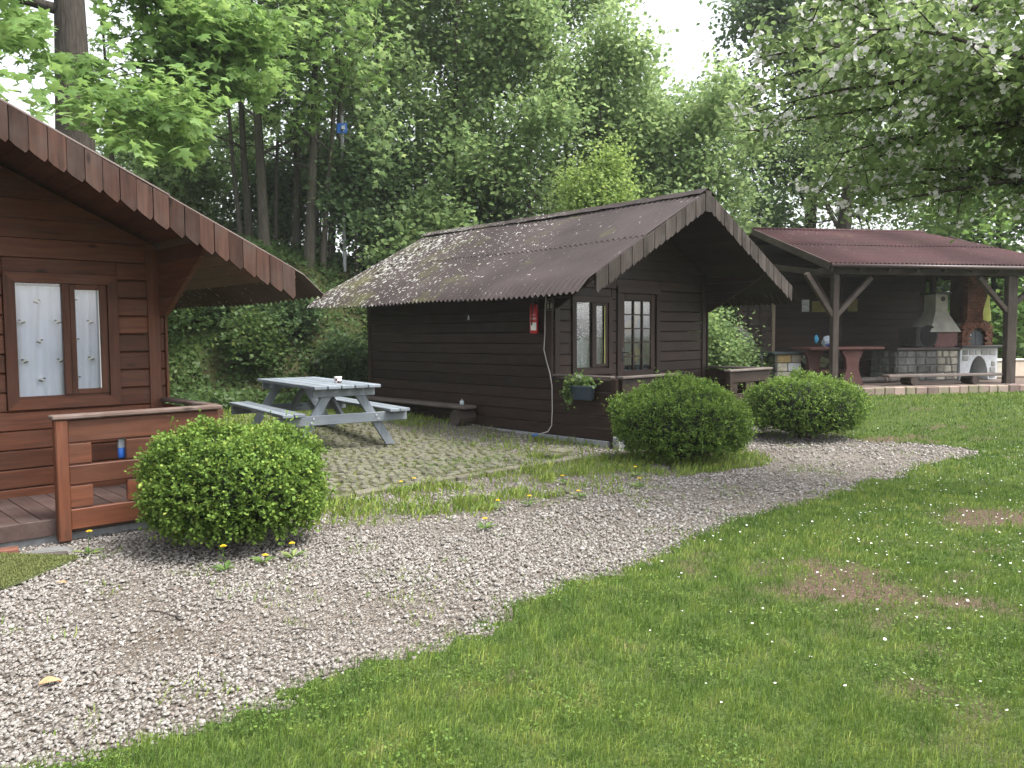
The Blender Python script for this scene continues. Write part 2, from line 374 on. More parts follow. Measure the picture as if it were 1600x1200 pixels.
def bare_mask(x, y):
    """worn soil patches in the lawn"""
    d1 = np.exp(-(((x - 2.2) / .75) ** 2 + ((y - 4.75) / .6) ** 2)); d2 = np.exp(-(((x - 3.85) / .6) ** 2 + ((y - 6.5) / .4) ** 2)); d3 = np.exp(-(((x - 5.3) / 1.3) ** 2 + ((y - 11.3) / .45) ** 2))
    f = .45 * fbm(x, y, 81, .6) + .55 * fbm(x, y, 181, .22)
    return np.clip(sstep(.50, .75, f * .85 + .36 * np.maximum.reduce([d1, d2, d3 * .8])), 0, 1)
def gridmesh(name, xs, ys, dz, mat, mask=None, kind='structure'):
    X, Y = np.meshgrid(xs, ys); Zz = GH(X, Y) + dz; V = np.stack([X, Y, Zz], -1).reshape(-1, 3)
    nx = len(xs); ny = len(ys); i, j = np.meshgrid(np.arange(nx - 1), np.arange(ny - 1)); a = (j * nx + i).ravel()
    F = np.stack([a, a + 1, a + nx + 1, a + nx], 1)
    if mask is not None:
        cx = V[F].mean(1); F = F[mask(cx[:, 0], cx[:, 1])]
        used = np.unique(F); mp = np.zeros(len(V), int); mp[used] = np.arange(len(used)); V = V[used]; F = mp[F]
    o = npmesh(name, V, F, mat, None, bare_mask(V[:, 0], V[:, 1]) if name == 'lawn' else None, True); return tag(o, kind=kind)
def groundmat(name, stops, sc_, bsc, bst, bdist=.02, second=None):
    m, n, l, b = newmat(name); v = objcoord(n, l); t = noise(n, l, v, sc_, 6, .65); r = ramp(n, stops); l.new(t.outputs[0], r.inputs[0]); c = r.outputs[0]
    if name == 'lawn_soil':
        at = n.new('ShaderNodeAttribute'); at.attribute_name = 'rnd'; tb = noise(n, l, v, 30, 4); rb = ramp(n, [(.3, (.085, .058, .042)), (.7, (.17, .12, .09))]); l.new(tb.outputs[0], rb.inputs[0]); c = mixc(n, l, at.outputs['Fac'], c, rb.outputs[0])
    if second:
        t2 = noise(n, l, v, second[1], 4); r2 = ramp(n, [(.5, (0, 0, 0)), (.62, (1, 1, 1))]); l.new(t2.outputs[0], r2.inputs[0]); c = mixc(n, l, r2.outputs[0], c, second[0])
    l.new(c, b.inputs["Base Color"]); b.inputs["Roughness"].default_value = .95; b.inputs["Specular IOR Level"].default_value = .1
    f = noise(n, l, v, bsc, 4); bump(n, l, f.outputs[0], bst, bdist, b); return m
M['earth'] = groundmat('woodland_earth', [(.3, (.026, .03, .012)), (.7, (.055, .055, .024))], 3, 18, .8, .04, ((.045, .068, .02), .6))
M['soil'] = groundmat('lawn_soil', [(.32, (.03, .055, .014)), (.5, (.07, .105, .028)), (.68, (.115, .15, .045))], 55, 70, 1.0, .03)
def gravelmat():
    m, n, l, b = newmat('gravel_bed'); v = objcoord(n, l); vo = n.new("ShaderNodeTexVoronoi"); vo.inputs["Scale"].default_value = 62; l.new(v, vo.inputs["Vector"])
    sp = n.new("ShaderNodeSeparateColor"); l.new(vo.outputs["Color"], sp.inputs[0])
    r = ramp(n, [(0, (.13, .115, .098)), (.35, (.21, .187, .163)), (.7, (.265, .24, .213)), (1, (.35, .33, .30))]); l.new(sp.outputs[0], r.inputs[0])
    dr = ramp(n, [(.35, (1, 1, 1)), (.75, (.62, .58, .54))]); l.new(vo.outputs["Distance"], dr.inputs[0]); 
    mul = n.new("ShaderNodeMath"); mul.operation = 'MULTIPLY'; l.new(vo.outputs["Distance"], mul.inputs[0]); mul.inputs[1].default_value = 1.0
    c = mixc(n, l, 1.0, r.outputs[0], dr.outputs[0], 'MULTIPLY')
    d = noise(n, l, v, .9, 5, .65); rd = ramp(n, [(.5, (0, 0, 0)), (.7, (.75, .75, .75))]); l.new(d.outputs[0], rd.inputs[0]); c = mixc(n, l, rd.outputs[0], c, (.115, .09, .068))
    l.new(c, b.inputs["Base Color"]); b.inputs["Roughness"].default_value = .9; b.inputs["Specular IOR Level"].default_value = .15
    inv = n.new("ShaderNodeMath"); inv.operation = 'SUBTRACT'; inv.inputs[0].default_value = 1; l.new(vo.outputs["Distance"], inv.inputs[1]); bump(n, l, inv.outputs[0], 1.0, .02, b); return m
M['gravel'] = gravelmat()
xs = np.unique(np.concatenate([np.linspace(-400, -30, 14), np.arange(-30, 34, .4), np.linspace(34, 400, 14)]))
ys = np.unique(np.concatenate([np.linspace(-60, -6, 8), np.arange(-6, 40, .4), np.linspace(40, 500, 18)]))
gridmesh('ground', xs, ys, -.03, M['earth'])
gridmesh('lawn', np.arange(-5, 26, .10), np.arange(-3, 21, .10), 0, M['soil'], lambda x, y: in_lawn(x, y) & (np.abs(x) < 1.2 * y + 3))
gridmesh('gravel_path', np.arange(-8, 7, .11), np.arange(.5, 17, .11), -.008, M['gravel'], lambda x, y: (inpoly(x - .3, y + .3, GRAVEL) | inpoly(x, y, GRAVEL)) & (uv_of(x, y)[1] < 6.6))

# visible area test, so that blades and stones are only spread where they can matter
def near_view(x, y, m=.25): return (np.abs(x) < (.625 + .04) * y + m + .3) & (y > 2.2)

# ------------------------------------------------------------------ scattered small geometry
def frames(d, up, rng):
    d = d / (np.linalg.norm(d, axis=1, keepdims=True) + 1e-9)
    s = np.cross(up, d); s /= (np.linalg.norm(s, axis=1, keepdims=True) + 1e-9); nrm = np.cross(d, s); return d, s, nrm
LEAF = (np.array([[0, 0, 0], [.5, .34, .06], [1, 0, -.06], [.5, -.34, .06]]), np.array([[0, 1, 2], [0, 2, 3]]))
ROUND = (np.array([[0, 0, 0], [.35, .42, .07], [.8, .3, .03], [1, 0, -.08], [.8, -.3, .03], [.35, -.42, .07]]), np.array([[0, 1, 2], [0, 2, 3], [0, 3, 4], [0, 4, 5]]))
_mp = [(0, 0), (-.02, .40), (.20, .24), (.36, .50), (.62, .60), (.50, .20), (.68, .19), (.80, .07), (1.04, 0)]
_ml = [(0, 0), (.0, .42), (.24, .24), (.60, .58), (.54, .18), (1.0, 0)]
LITE = (np.array([[.2, 0, .05]] + [[a, b, -.10 * abs(b)] for a, b in _ml] + [[a, -b, -.10 * b] for a, b in _ml[-2:0:-1]]), np.array([[0, i, i + 1] for i in range(1, 10)] + [[0, 10, 1]]))
MAPLE = (np.array([[.1, 0, .05]] + [[a, b, -.10 * abs(b)] for a, b in _mp] + [[a, -b, -.10 * b] for a, b in _mp[-2:0:-1]]),
         np.array([[0, i, i + 1] for i in range(1, 16)] + [[0, 16, 1]]))
def scatter(name, P, D, UPV, S, tmpl, mat, parent, rng, rnd=None, wid=1.0):
    """one mesh of many small leaves: position P, direction D, up UPV, size S"""
    if len(P) == 0: return None
    tv, tf = tmpl; d, s, nn = frames(D, UPV, rng); k = len(tv)
    V = P[:, None] + S[:, None, None] * (tv[None, :, 0:1] * d[:, None] + wid * tv[None, :, 1:2] * s[:, None] + tv[None, :, 2:3] * nn[:, None])
    F = (np.arange(len(P))[:, None, None] * k + tf[None]).reshape(-1, 3)
    r = rng.random(len(P)) if rnd is None else rnd
    return npmesh(name, V.reshape(-1, 3), F, mat, parent, np.repeat(r, k))

# gravel stones: a jittered block each, larger and thicker strewn near the lens
def weed_mask(x, y):
    u, v = uv_of(x, y)
    a = sstep(.42, .60, fbm(x, y, 71, .8))
    band = ((v < -.35) & (v > -1.2 - 1.5 * fbm(x, y, 77, .8)) & (u > -5.0) & (u < 1.1)) * 1.0
    wall = ((v > -.3) & (v < 6) & (u > -1.5) & (u < -.12)) * .8
    edge = ((v > 4.2) & (v < 6.9) & (u > -5.5) & (u < -.2)) * 1.0
    return np.clip((band * (.10 + 1.0 * sstep(.42, .60, .6 * fbm(x, y, 73, .33) + .4 * fbm(x, y, 71, .9))) + wall * (.15 + .9 * a) + edge), 0, 1)
PATIO = (-4.95, -1.40, -.34, 4.3)
def in_patio(x, y, m=0.0):
    u, v = uv_of(x, y); return (u > PATIO[0] - m) & (u < PATIO[1] + m) & (v > PATIO[2] - m) & (v < PATIO[3] + m)
def gravel_stones():
    rng = np.random.default_rng(5); PX = []; SZ = []
    for (y0, y1, dens, s0, s1) in ((2.2, 4.2, 3700, .0055, .0105), (4.2, 6.5, 2150, .0068, .012), (6.5, 9.5, 1250, .0085, .0145), (9.5, 13.2, 520, .011, .017)):
        n = int(dens * (y1 - y0) * 2 * (.67 * y1 + .5)); x = (rng.random(n) * 2 - 1) * (.67 * y1 + .5); y = y0 + (y1 - y0) * rng.random(n)
        k = near_view(x, y) & in_gravel(x + rng.normal(0, .035, n), y + rng.normal(0, .035, n)) & ~in_patio(x, y, .03)
        keep = rng.random(n) < 1 - .9 * weed_mask(x, y); bare = fbm(x, y, 91, 1.1) + .18 * (fbm(x, y, 95, .3) - .5)
        k &= keep & (rng.random(n) < 1 - .68 * sstep(.46, .62, bare))
        u, v = uv_of(x, y); k &= ~((u > -.02) & (u < 3.72) & (v > 0)); x = x[k]; y = y[k]
        PX.append(np.stack([x, y, GH(x, y)], 1)); SZ.append(s0 + (s1 - s0) * rng.random(len(x)) ** 1.5)
    P = np.concatenate(PX); S = np.concatenate(SZ); n = len(P)
    S *= 1 + .7 * (rng.random(n) < .04)
    cube = np.array([[x, y, z] for x in (-1, 1) for y in (-1, 1) for z in (-1, 1)], float)
    tf = np.array([[0, 1, 3], [0, 3, 2], [4, 6, 7], [4, 7, 5], [0, 4, 5], [0, 5, 1], [2, 3, 7], [2, 7, 6], [1, 5, 7], [1, 7, 3]])
    L = cube[None] * (1 + .75 * (rng.random((n, 8, 3)) - .5)) * np.stack([1 + .5 * rng.random(n), .8 + .3 * rng.random(n), .35 + .3 * rng.random(n)], 1)[:, None] * .62
    t = rng.random(n) * 6.283; tl = (rng.random(n) - .5) * 1.1
    c, s = np.cos(t)[:, None], np.sin(t)[:, None]; y_ = L[..., 1] * np.cos(tl)[:, None] - L[..., 2] * np.sin(tl)[:, None]; z_ = L[..., 1] * np.sin(tl)[:, None] + L[..., 2] * np.cos(tl)[:, None]
    V = np.stack([L[..., 0] * c - y_ * s, L[..., 0] * s + y_ * c, z_], -1) * S[:, None, None] + P[:, None] + np.array([0, 0, .004])
    V[..., 2] += (S * .06)[:, None]
    F = (np.arange(n)[:, None, None] * 8 + tf[None]).reshape(-1, 3)
    m = attrmat('gravel_stone', [(0, (.12, .105, .09)), (.25, (.195, .180, .162)), (.6, (.262, .245, .224)), (.85, (.325, .306, .284)), (.93, (.22, .178, .15)), (1, (.42, .405, .385))], .85)
    o = npmesh('gravel_stones', V.reshape(-1, 3), F, m, None, np.repeat(rng.random(n), 8)); tag(o, 'pale crushed gravel lying on the path', None, None, 'stuff'); return n
NST = gravel_stones()

def blades(name, x, y, h, w, mat, label, rng, spread=.6, rnd=None):
    n = len(x); z = GH(x, y); a = rng.random(n) * 6.283; ln = (rng.random(n) ** .8) * spread
    b = np.stack([x, y, z], 1); dirv = np.stack([np.cos(a), np.sin(a), np.zeros(n)], 1); sd = np.stack([-np.sin(a + 1), np.cos(a + 1), np.zeros(n)], 1)
    up = np.array([0, 0, 1.0]); h = h[:, None]; w = w[:, None]; ln = ln[:, None]
    v0 = b - sd * w / 2; v1 = b + sd * w / 2; mid = b + up * h * .6 + dirv * h * ln * .35; v2 = mid + sd * w * .4; v3 = mid - sd * w * .4
    v4 = b + up * h * (1 - .35 * ln) + dirv * h * ln * 1.0
    V = np.stack([v0, v1, v2, v3, v4], 1).reshape(-1, 3); tf = np.array([[0, 1, 2], [0, 2, 3], [3, 2, 4]])
    F = (np.arange(n)[:, None, None] * 5 + tf[None]).reshape(-1, 3)
    o = npmesh(name, V, F, mat, None, np.repeat(rng.random(n) if rnd is None else rnd, 5)); return tag(o, label, None, None, 'stuff')
M['grass'] = attrmat('grass_blade', [(0, (.052, .10, .02)), (.35, (.105, .18, .034)), (.65, (.172, .25, .046)), (.88, (.262, .312, .068)), (1, (.32, .30, .12))], .55, .3)
def lawn_grass():
    rng = np.random.default_rng(8); X = []; Y = []; Hh = []; Ww = []; RN = []
    for (y0, y1, dens, h0, w0) in ((1.9, 3.4, 9000, .045, .0030), (3.4, 5.2, 5200, .048, .0040), (5.2, 8, 2900, .05, .0058), (8, 12, 1250, .052, .009), (12, 17.5, 480, .055, .013)):
        n = int(dens * (y1 - y0) * 2 * (.67 * y1 + .5)); x = (rng.random(n) * 2 - 1) * (.67 * y1 + .5); y = y0 + (y1 - y0) * rng.random(n)
        k = (np.abs(x) < .68 * y + .4) & in_lawn(x + rng.normal(0, .05, n), y + rng.normal(0, .05, n)) & (rng.random(n) < 1 - .82 * bare_mask(x, y)); x = x[k]; y = y[k]
        lush = np.clip(.55 * fbm(x, y, 85, .7) + .75 * vnoise(x, y, 84, .11) - .12, .1, 1.1); X.append(x); Y.append(y); Hh.append(h0 * (.45 + .55 * rng.random(len(x))) * (.55 + .9 * lush)); Ww.append(np.full(len(x), w0) * (.7 + .6 * rng.random(len(x))))
        RN.append(np.clip(.50 * fbm(x, y, 88, 1.1) + .55 * (vnoise(x, y, 86, .10) - .25) + .42 * (rng.random(len(x)) - .35) + .12 * (lush < .45), 0, 1))
    x = np.concatenate(X); y = np.concatenate(Y)
    blades('lawn_grass', x, y, np.concatenate(Hh), np.concatenate(Ww), M['grass'], 'short patchy green lawn grass', rng, .9, np.concatenate(RN)); return len(x)
NG = lawn_grass()
def clover():
    rng = np.random.default_rng(18); n = 60000; y = 2.2 + 9 * rng.random(n) ** 1.3; x = (rng.random(n) * 2 - 1) * (.68 * y + .3); k = in_lawn(x, y) & (np.abs(x) < .68 * y + .3) & (rng.random(n) < sstep(.50, .64, fbm(x, y, 141, .35))); x = x[k]; y = y[k]; n = len(x)
    P = np.stack([x, y, GH(x, y) + .012 + .03 * rng.random(n)], 1); o = scatter('clover_patches', P, rng.normal(0, 1, (n, 3)) * np.array([1, 1, .25]), rng.normal(0, .35, (n, 3)) + np.array([0, 0, 1]), .009 + .009 * rng.random(n), LEAF, M['grass'], None, rng, .1 + .5 * rng.random(n), 1.2); tag(o, 'small clover and weed leaves among the lawn grass', None, None, 'stuff')
clover()
def weeds():
    rng = np.random.default_rng(9); n = 150000; x = -6 + 9 * rng.random(n); y = 6.2 + 9.5 * rng.random(n)
    k = (rng.random(n) < weed_mask(x, y) * (.55 + .5 * (y < 10))) & ~in_patio(x, y, -.12 + .1 * 0); u, v = uv_of(x, y); k &= ~((u > -.03) & (v > 0)); x = x[k]; y = y[k]
    cl = fbm(x, y, 99, .22)
    blades('weed_tufts', x, y, (.03 + .10 * rng.random(len(x)) ** 2) * (.5 + cl), .006 + .010 * rng.random(len(x)), M['grass'], 'low green weeds growing through the gravel between the cabins', rng, 1.3, np.clip(.42 + .5 * rng.random(len(x)), 0, .93))
    # moss and seedlings in the joints of the patio, loose blades along the gravel border and round the bushes
    n = 26000; u = PATIO[0] + (PATIO[1] - PATIO[0]) * rng.random(n); v = PATIO[2] + (PATIO[3] - PATIO[2]) * rng.random(n); p = P0[None] + u[:, None] * UU + v[:, None] * VV; x = p[:, 0]; y = p[:, 1]
    k = rng.random(n) < .10 + .6 * sstep(.5, .68, fbm(x, y, 111, .7)); x = x[k]; y = y[k]
    blades('patio_weeds', x, y, .03 + .04 * rng.random(len(x)), .006 + .006 * rng.random(len(x)), M['grass'], 'small weeds in the joints of the cobbled patio', rng, 1.2, .2 + .6 * rng.random(len(x)))
    n = 120000; x = -4 + 11 * rng.random(n); y = 2.2 + 10 * rng.random(n); w = in_gravel(x, y) & near_view(x, y); x = x[w]; y = y[w]
    cl = fbm(x, y, 121, .28); k = (cl > .66) & (rng.random(len(x)) < .5); x = x[k]; y = y[k]
    blades('gravel_sprouts', x, y, .018 + .03 * rng.random(len(x)), .004 + .004 * rng.random(len(x)), M['grass'], 'tiny green sprouts dotted over the gravel', rng, 1.3, .35 + .5 * rng.random(len(x)))
weeds()

# ------------------------------------------------------------------ cabins
def cabin(root, wk, W_=3.7, mir=False, apex=3.52, xa=1.9, tan=.524, half_b=2.50, half_s=2.76, deckz=.18, zb=.08, corb=(1.75, 2.42), roofm=None, shm=None, rail_w=1.2, capm=('cap_x', 'cap_y'), sash_light=False):
    """log cabin with a porch; local X along the front, Y to the back, Z up. s is the distance from the window side"""
    fx = (lambda s: W_ - s) if mir else (lambda s: s)
    pd, back, H = 1.13, 5.75, .16
    mx, my, mz = M[wk + '_x'], M[wk + '_y'], M[wk + '_z']
    zr = lambda x: apex - tan * abs(x - xa)                      # roof line
    rows = []; z = zb
    while z < apex: rows.append((z, z + H)); z += H
    T = .045
    # side walls: planks one above another; the lowest ones carry on along the porch as its side parapet
    for side in (0, 1):
        xo = -T if side == 0 else W_ ; zt = zr(0) - .10
        for (a, b) in rows:
            if a > zt - .03: break
            b2 = min(b, zt); y0 = 0.0 if b <= .93 else pd
            g = .006; ch = .009
            if a >= corb[0] - .01:
                f = lambda q: pd - (q - corb[0]) / (corb[1] - corb[0]) * (pd - .05)
                ya, yb = max(.05, f(a)), max(.05, f(b2))
                MB().prism([(xo, ya, a + g), (xo, back, a + g), (xo, back, b2), (xo, yb, b2)], (T, 0, 0)).build('plank', my, root)
            else:
                MB().box(xo, xo + T, y0, back, a + g, b2, ch).build('plank', my, root)
    # back wall
    for (a, b) in rows:
        zm = min(b, apex - .12); hw = (apex - .12 - a) / tan
        x0 = max(0, xa - hw); x1 = min(W_, xa + hw)
        if x1 - x0 < .15: break
        MB().box(x0, x1, back - T, back - .002, a + .005, zm, .006).build('plank', mx, root)
    # front wall, broken by window and door
    win = sorted((fx(.36), fx(1.24))); WZ = (.90, 2.04); door = sorted((fx(1.36), fx(2.42))); DZ = (deckz, 2.20)
    for (a, b) in rows:
        if b < deckz: continue
        if apex - .1 - a < .05: break
        for (o, oz) in ((win, WZ), (door, DZ)):
            if a + .02 < oz[1] < b - .005: MB().box(o[0], o[1], pd, pd + T, oz[1], b, .006).build('plank', mx, root)
            if a + .005 < oz[0] < b - .02: MB().box(o[0], o[1], pd, pd + T, a + .005, oz[0], .006).build('plank', mx, root)
        ivs = [(0.0, W_)]
        for (o, oz) in ((win, WZ), (door, DZ)):
            if b > oz[0] and a < oz[1]:
                nv = []
                for (p, q) in ivs:
                    if o[0] > p: nv.append((p, min(q, o[0])))
                    if o[1] < q: nv.append((max(p, o[1]), q))
                ivs = [i for i in nv if i[1] - i[0] > .03]
        for (p, q) in ivs:
            lo = lambda zz: xa - (apex - .10 - zz) / tan; hi = lambda zz: xa + (apex - .10 - zz) / tan
            b2 = min(b, apex - .12)
            if p >= lo(b2) and q <= hi(b2):
                MB().box(p, q, pd, pd + T, a + .006, b2, .009).build('plank', mx, root)
            else:
                pa, pb, qa, qb = max(p, lo(a)), max(p, lo(b2)), min(q, hi(a)), min(q, hi(b2))
                if qa - pa > .05: MB().prism([(pa, pd, a + .005), (qa, pd, a + .005), (max(qb, pb + .01), pd, b2), (pb, pd, b2)], (0, T, 0)).build('plank', mx, root)
    MB().box(.0, W_, pd + T + .01, pd + T + .03, .1, 2.3).build('lining', M['black'], root) if False else None
    # corner boards
    for x in (0, W_):
        sgn = 1 if x == 0 else -1
        MB().box(x + sgn * .0, x + sgn * .105, pd - .022, pd - .001, deckz, zr(0) - .12, .004).build('corner_board', mz, root)
        MB().box(x - sgn * (T + .022), x - sgn * (T + .001), pd - .02, pd + .09, .93, zr(0) - .12, .004).build('corner_board', mz, root)
        MB().box(x - sgn * (T + .022), x - sgn * (T + .001), back - .09, back + .01, .05, zr(0) - .12, .004).build('corner_board', mz, root)
    # floor
    n = 26; w = W_ / n
    for i in range(n):
        MB().box(i * w + .003, (i + 1) * w - .003, -.02, pd - .03, deckz - .03, deckz + .002 * (i % 2), .003).build('deck_board', M['deck'], root)
    MB().box(0, W_, -.05, -.022, deckz - .115, deckz + .004, .004).build('deck_edge', M['deck'], root)
    MB().box(.05, W_ - .05, 0, back - .06, -.08, deckz - .04).build('floor_base', M['concrete'], root)
    # window
    cx0, cx1 = win; cm = MB()
    wf = MB().box(cx0 + .08, cx1 - .08, pd + .012, pd + .045, WZ[0] + .085, WZ[0] + .105).build('window', mx, root)
    cas = [((cx0, WZ[1]), (cx1, WZ[1]), (cx1 - .085, WZ[1] - .085), (cx0 + .085, WZ[1] - .085)), ((cx0, WZ[0]), (cx0 + .085, WZ[0] + .085), (cx1 - .085, WZ[0] + .085), (cx1, WZ[0])),
           ((cx0, WZ[0]), (cx0, WZ[1]), (cx0 + .085, WZ[1] - .085), (cx0 + .085, WZ[0] + .085)), ((cx1, WZ[0]), (cx1 - .085, WZ[0] + .085), (cx1 - .085, WZ[1] - .085), (cx1, WZ[1]))]
    for k, q in enumerate(cas):
        MB().prism([(p[0], pd - .026, p[1]) for p in q], (0, .05, 0)).build('casing', mx if k < 2 else mz, wf)
    ox0, ox1, oz0, oz1 = cx0 + .087, cx1 - .087, WZ[0] + .107, WZ[1] - .087
    xm = ox0 + (ox1 - ox0) * .50
    MB().box(xm - .005, xm + .052, pd - .012, pd + .04, oz0, oz1, .004).build('mullion', mz, wf)
    sx0, sx1 = xm + .053, ox1; fr = .045
    for (a0, a1, b0, b1, mm) in ((sx0, sx0 + fr, oz0, oz1, mz), (sx1 - fr - .02, sx1, oz0, oz1, mz), (sx0 + fr, sx1 - fr - .02, oz0, oz0 + fr, mx), (sx0 + fr, sx1 - fr - .02, oz1 - fr, oz1, mx)):
        MB().box(a0, a1, pd - .006, pd + .034, b0, b1, .004).build('sash', mm, wf)
    MB().box(sx1 - fr - .028, sx1 - fr - .021, pd - .004, pd + .004, oz0 + fr, oz1 - fr).build('putty', M['white'] if not sash_light else M['yellow'], wf)
    for (a0, a1, b0, b1) in ((ox0, xm - .006, oz0, oz1), (sx0 + fr + .001, sx1 - fr - .03, oz0 + fr + .001, oz1 - fr - .001)):
        MB().box(a0, a1, pd + .018, pd + .022, b0, b1).build('pane', M['glass'], wf)
    # curtain: a hanging cloth with soft folds
    nx, nz = 40, 6; P = []
    for j in range(nz):
        zz = oz1 - .02 - (oz1 - oz0 + .02 - .02) * j / (nz - 1); row = []
        for i in range(nx):
            xx = ox0 - .02 + (ox1 - ox0 + .04) * i / (nx - 1); row.append((xx, pd + .085 + .016 * math.sin(xx * 62 + .4 * j) + .012 * math.sin(xx * 27 + j), zz))
        P.append(row)
    MB().sheet(P, (0, .003, 0)).build('curtain', M['lace'] if sash_light else M['curtain'], wf, True)
    MB().box(.02, W_ - .02, pd + .35, pd + .37, .2, 2.35).build('dark_room_sheet', M['black'], root)  # black sheet behind the glass stands in for the unlit room
    # door with small panes
    d0, d1 = door; dr = MB().box(d0 + .1, d1 - .1, pd + .012, pd + .05, deckz + .02, deckz + .75, .005).build('door', mz, root)
    for x in (d0, d1 - .095): MB().box(x, x + .095, pd - .024, pd + .05, deckz, DZ[1], .005).build('jamb', mz, dr)
    MB().box(d0, d1, pd - .028, pd + .05, DZ[1] - .09, DZ[1] + .01, .005).build('head_board', mx, dr)
    gx0, gx1, g0, g1 = d0 + .2, d1 - .2, deckz + .75, DZ[1] - .2
    for (a0, a1, b0, b1) in ((d0 + .1, gx0, g0, DZ[1] - .095), (gx1, d1 - .1, g0, DZ[1] - .095), (gx0, gx1, g1, DZ[1] - .095)):
        MB().box(a0, a1, pd + .008, pd + .05, b0, b1, .005).build('stile', mz, dr)
    for i in (1, 2): xx = gx0 + (gx1 - gx0) * i / 3; MB().box(xx - .014, xx + .014, pd + .008, pd + .045, g0, g1).build('glazing_bar', mz, dr)
    for i in (1, 2, 3, 4): zz = g0 + (g1 - g0) * i / 5; MB().box(gx0, gx1, pd + .012, pd + .04, zz - .009, zz + .009).build('glazing_bar', mx, dr)
    for i in range(3):
        for j in range(5):
            xa0, xa1 = gx0 + (gx1 - gx0) * i / 3, gx0 + (gx1 - gx0) * (i + 1) / 3; z0_, z1_ = g0 + (g1 - g0) * j / 5, g0 + (g1 - g0) * (j + 1) / 5
            MB().box(xa0 + .015, xa1 - .015, pd + .024, pd + .028, z0_ + .01, z1_ - .01).build('pane', M['glass'], dr)
    P = [[(gx0 + (gx1 - gx0) * i / 23, pd + .11 + .02 * math.sin(i * 1.3), g1 + .02 - (g1 - g0 + .1) * j / 3) for i in range(24)] for j in range(4)]
    MB().sheet(P, (0, .003, 0)).build('door_curtain', M['doorcloth'], dr, True)
    hx = d0 + .15
    MB().box(hx - .02, hx + .02, pd - .004, pd + .007, deckz + .88, deckz + 1.1, .003).tube([(hx, pd - .0, deckz + 1.03), (hx, pd - .05, deckz + 1.03), (hx + .1, pd - .05, deckz + 1.03)], .009, 6).build('handle', M['black'], dr, True)
    # porch parapet in front: two runs with the entry between them
    for run in (0, 1):
        s0 = 0.0 if run == 0 else W_ - rail_w
        e = rail_w if run == 0 else s0                             # the end at the entry
        rx = sorted((fx(s0), fx(s0 + rail_w))); ex = fx(e); inw = 1 if abs(ex - rx[0]) < 1e-6 else -1
        y0, y1 = -.10, -.055
        po = MB().box(ex, ex + inw * .085, y0 - .022, y1 + .02, .02, .905, .008).build('parapet', mz if run == 0 and wk == 'red' else mz, root)
        lo = ex + inw * .0865; far = rx[1] if inw > 0 else rx[0]
        MB().box(min(ex - inw * .02, far + inw * .03), max(ex - inw * .02, far + inw * .03), y0 - .035, y1 + .035, .907, .940, .008).build('cap_board', M[capm[0]], po)
        for (a, b) in ((.735, .90), (.425, .565), (.095, .245)):
            MB().box(lo, far, y0, y1, a, b, .006).build('rail_board', mx, po)
        pos = .0865
        for (a, b) in ((.575, .725), (.255, .415)):
            for (p, q) in ((.0865, .245), (.485, .735), (.985, 1.2)):
                MB().box(ex + inw * p, ex + inw * min(q, rail_w), y0 + .004, y1 - .004, a, b, .006).build('spacer_block', mx, po)
    for x in (-T / 2, W_ + T / 2):
        MB().box(x - .05, x + .05, .036, pd - .03, .907, .938, .008).build('cap_board', M[capm[1]], root)
        MB().box(x - .05 if x < 0 else x - .04, x + .04 if x < 0 else x + .05, -.054, .034, .01, .905, .006).build('corner_post', mz, root)
    # roof: boarding, corrugated sheets in two courses, ridge cap, scalloped boards on the gable
    yf, yb = -.10, 6.5
    for sg in (-1, 1):
        n = 17; wd = (half_s - .26) / n
        for i in range(n):
            a = i * wd; b = a + wd - .004
            za = apex - .035 - tan * a; zb_ = apex - .035 - tan * b
            MB().prism([(xa + sg * a, yf + .03, za), (xa + sg * b, yf + .03, zb_), (xa + sg * b, yf + .03, zb_ - .02), (xa + sg * a, yf + .03, za - .02)], (0, yb - yf - .06, 0)).build('roof_board', M[wk + '_y'], root)
        per = .10; ny = int((yb - yf) / per * (6 if wk == 'dark' else 4))
        for (a, b, dz) in ((.02, half_s * .53, .012), (half_s * .50, half_s, 0.0)):
            nd = 4 if dz else 8; P = []
            for j in range(ny + 1):
                y = yf + (yb - yf) * j / ny; wv = .019 * math.sin(2 * math.pi * y / per); row = []
                for i in range(nd):
                    d = a + (b - a) * i / (nd - 1); dr_ = -.30 * max(0, d - (half_s - .26)) ** 2 / .26
                    sag = -.018 * math.sin(math.pi * (y - yf) / (yb - yf)) + .012 * math.sin(y * 1.7 + d)
                    row.append((xa + sg * d, y, apex - tan * d + .0 + dz + wv + dr_ + sag))
                P.append(row)
            MB().sheet(P, (0, 0, -.004)).build('roof_sheet', roofm, root, True)
        # ridge cap
        P = [[(xa + sg * d, yf - .015 + (yb - yf + .03) * j / 40, apex + .052 - tan * d * .98 + .006 * math.sin(j * 1.9) - .018 * math.sin(math.pi * j / 40)) for d in (0, .09, .19)] for j in range(41)]
        MB().sheet(P, (0, 0, -.004)).build('ridge_cap', roofm, root)
        # gable boards
        wsh = .118; k = int((half_b - .07) / wsh); hb2 = .06 + k * wsh - .02
        for i in range(k):
            d0_ = .072 + i * wsh; d1_ = d0_ + wsh - .005; j1, j2 = random.uniform(-.008, .008), random.uniform(-.008, .008)
            zt = lambda d: apex - tan * d + .005; hgt = .235; yy = yf - .012 - .006 * (i % 2) - random.uniform(0, .004); dm = (d0_ + d1_) / 2 + .01
            poly = [(xa + sg * d0_, yy, zt(d0_)), (xa + sg * d0_, yy, zt(d0_) - hgt + j1), (xa + sg * (d0_ + .03), yy, zt(d0_) - hgt - .03 + j1), (xa + sg * (d1_ - .02), yy, zt(d1_) - hgt - .018 + j2), (xa + sg * d1_, yy, zt(d1_) - hgt + .008 + j2), (xa + sg * d1_, yy, zt(d1_))]
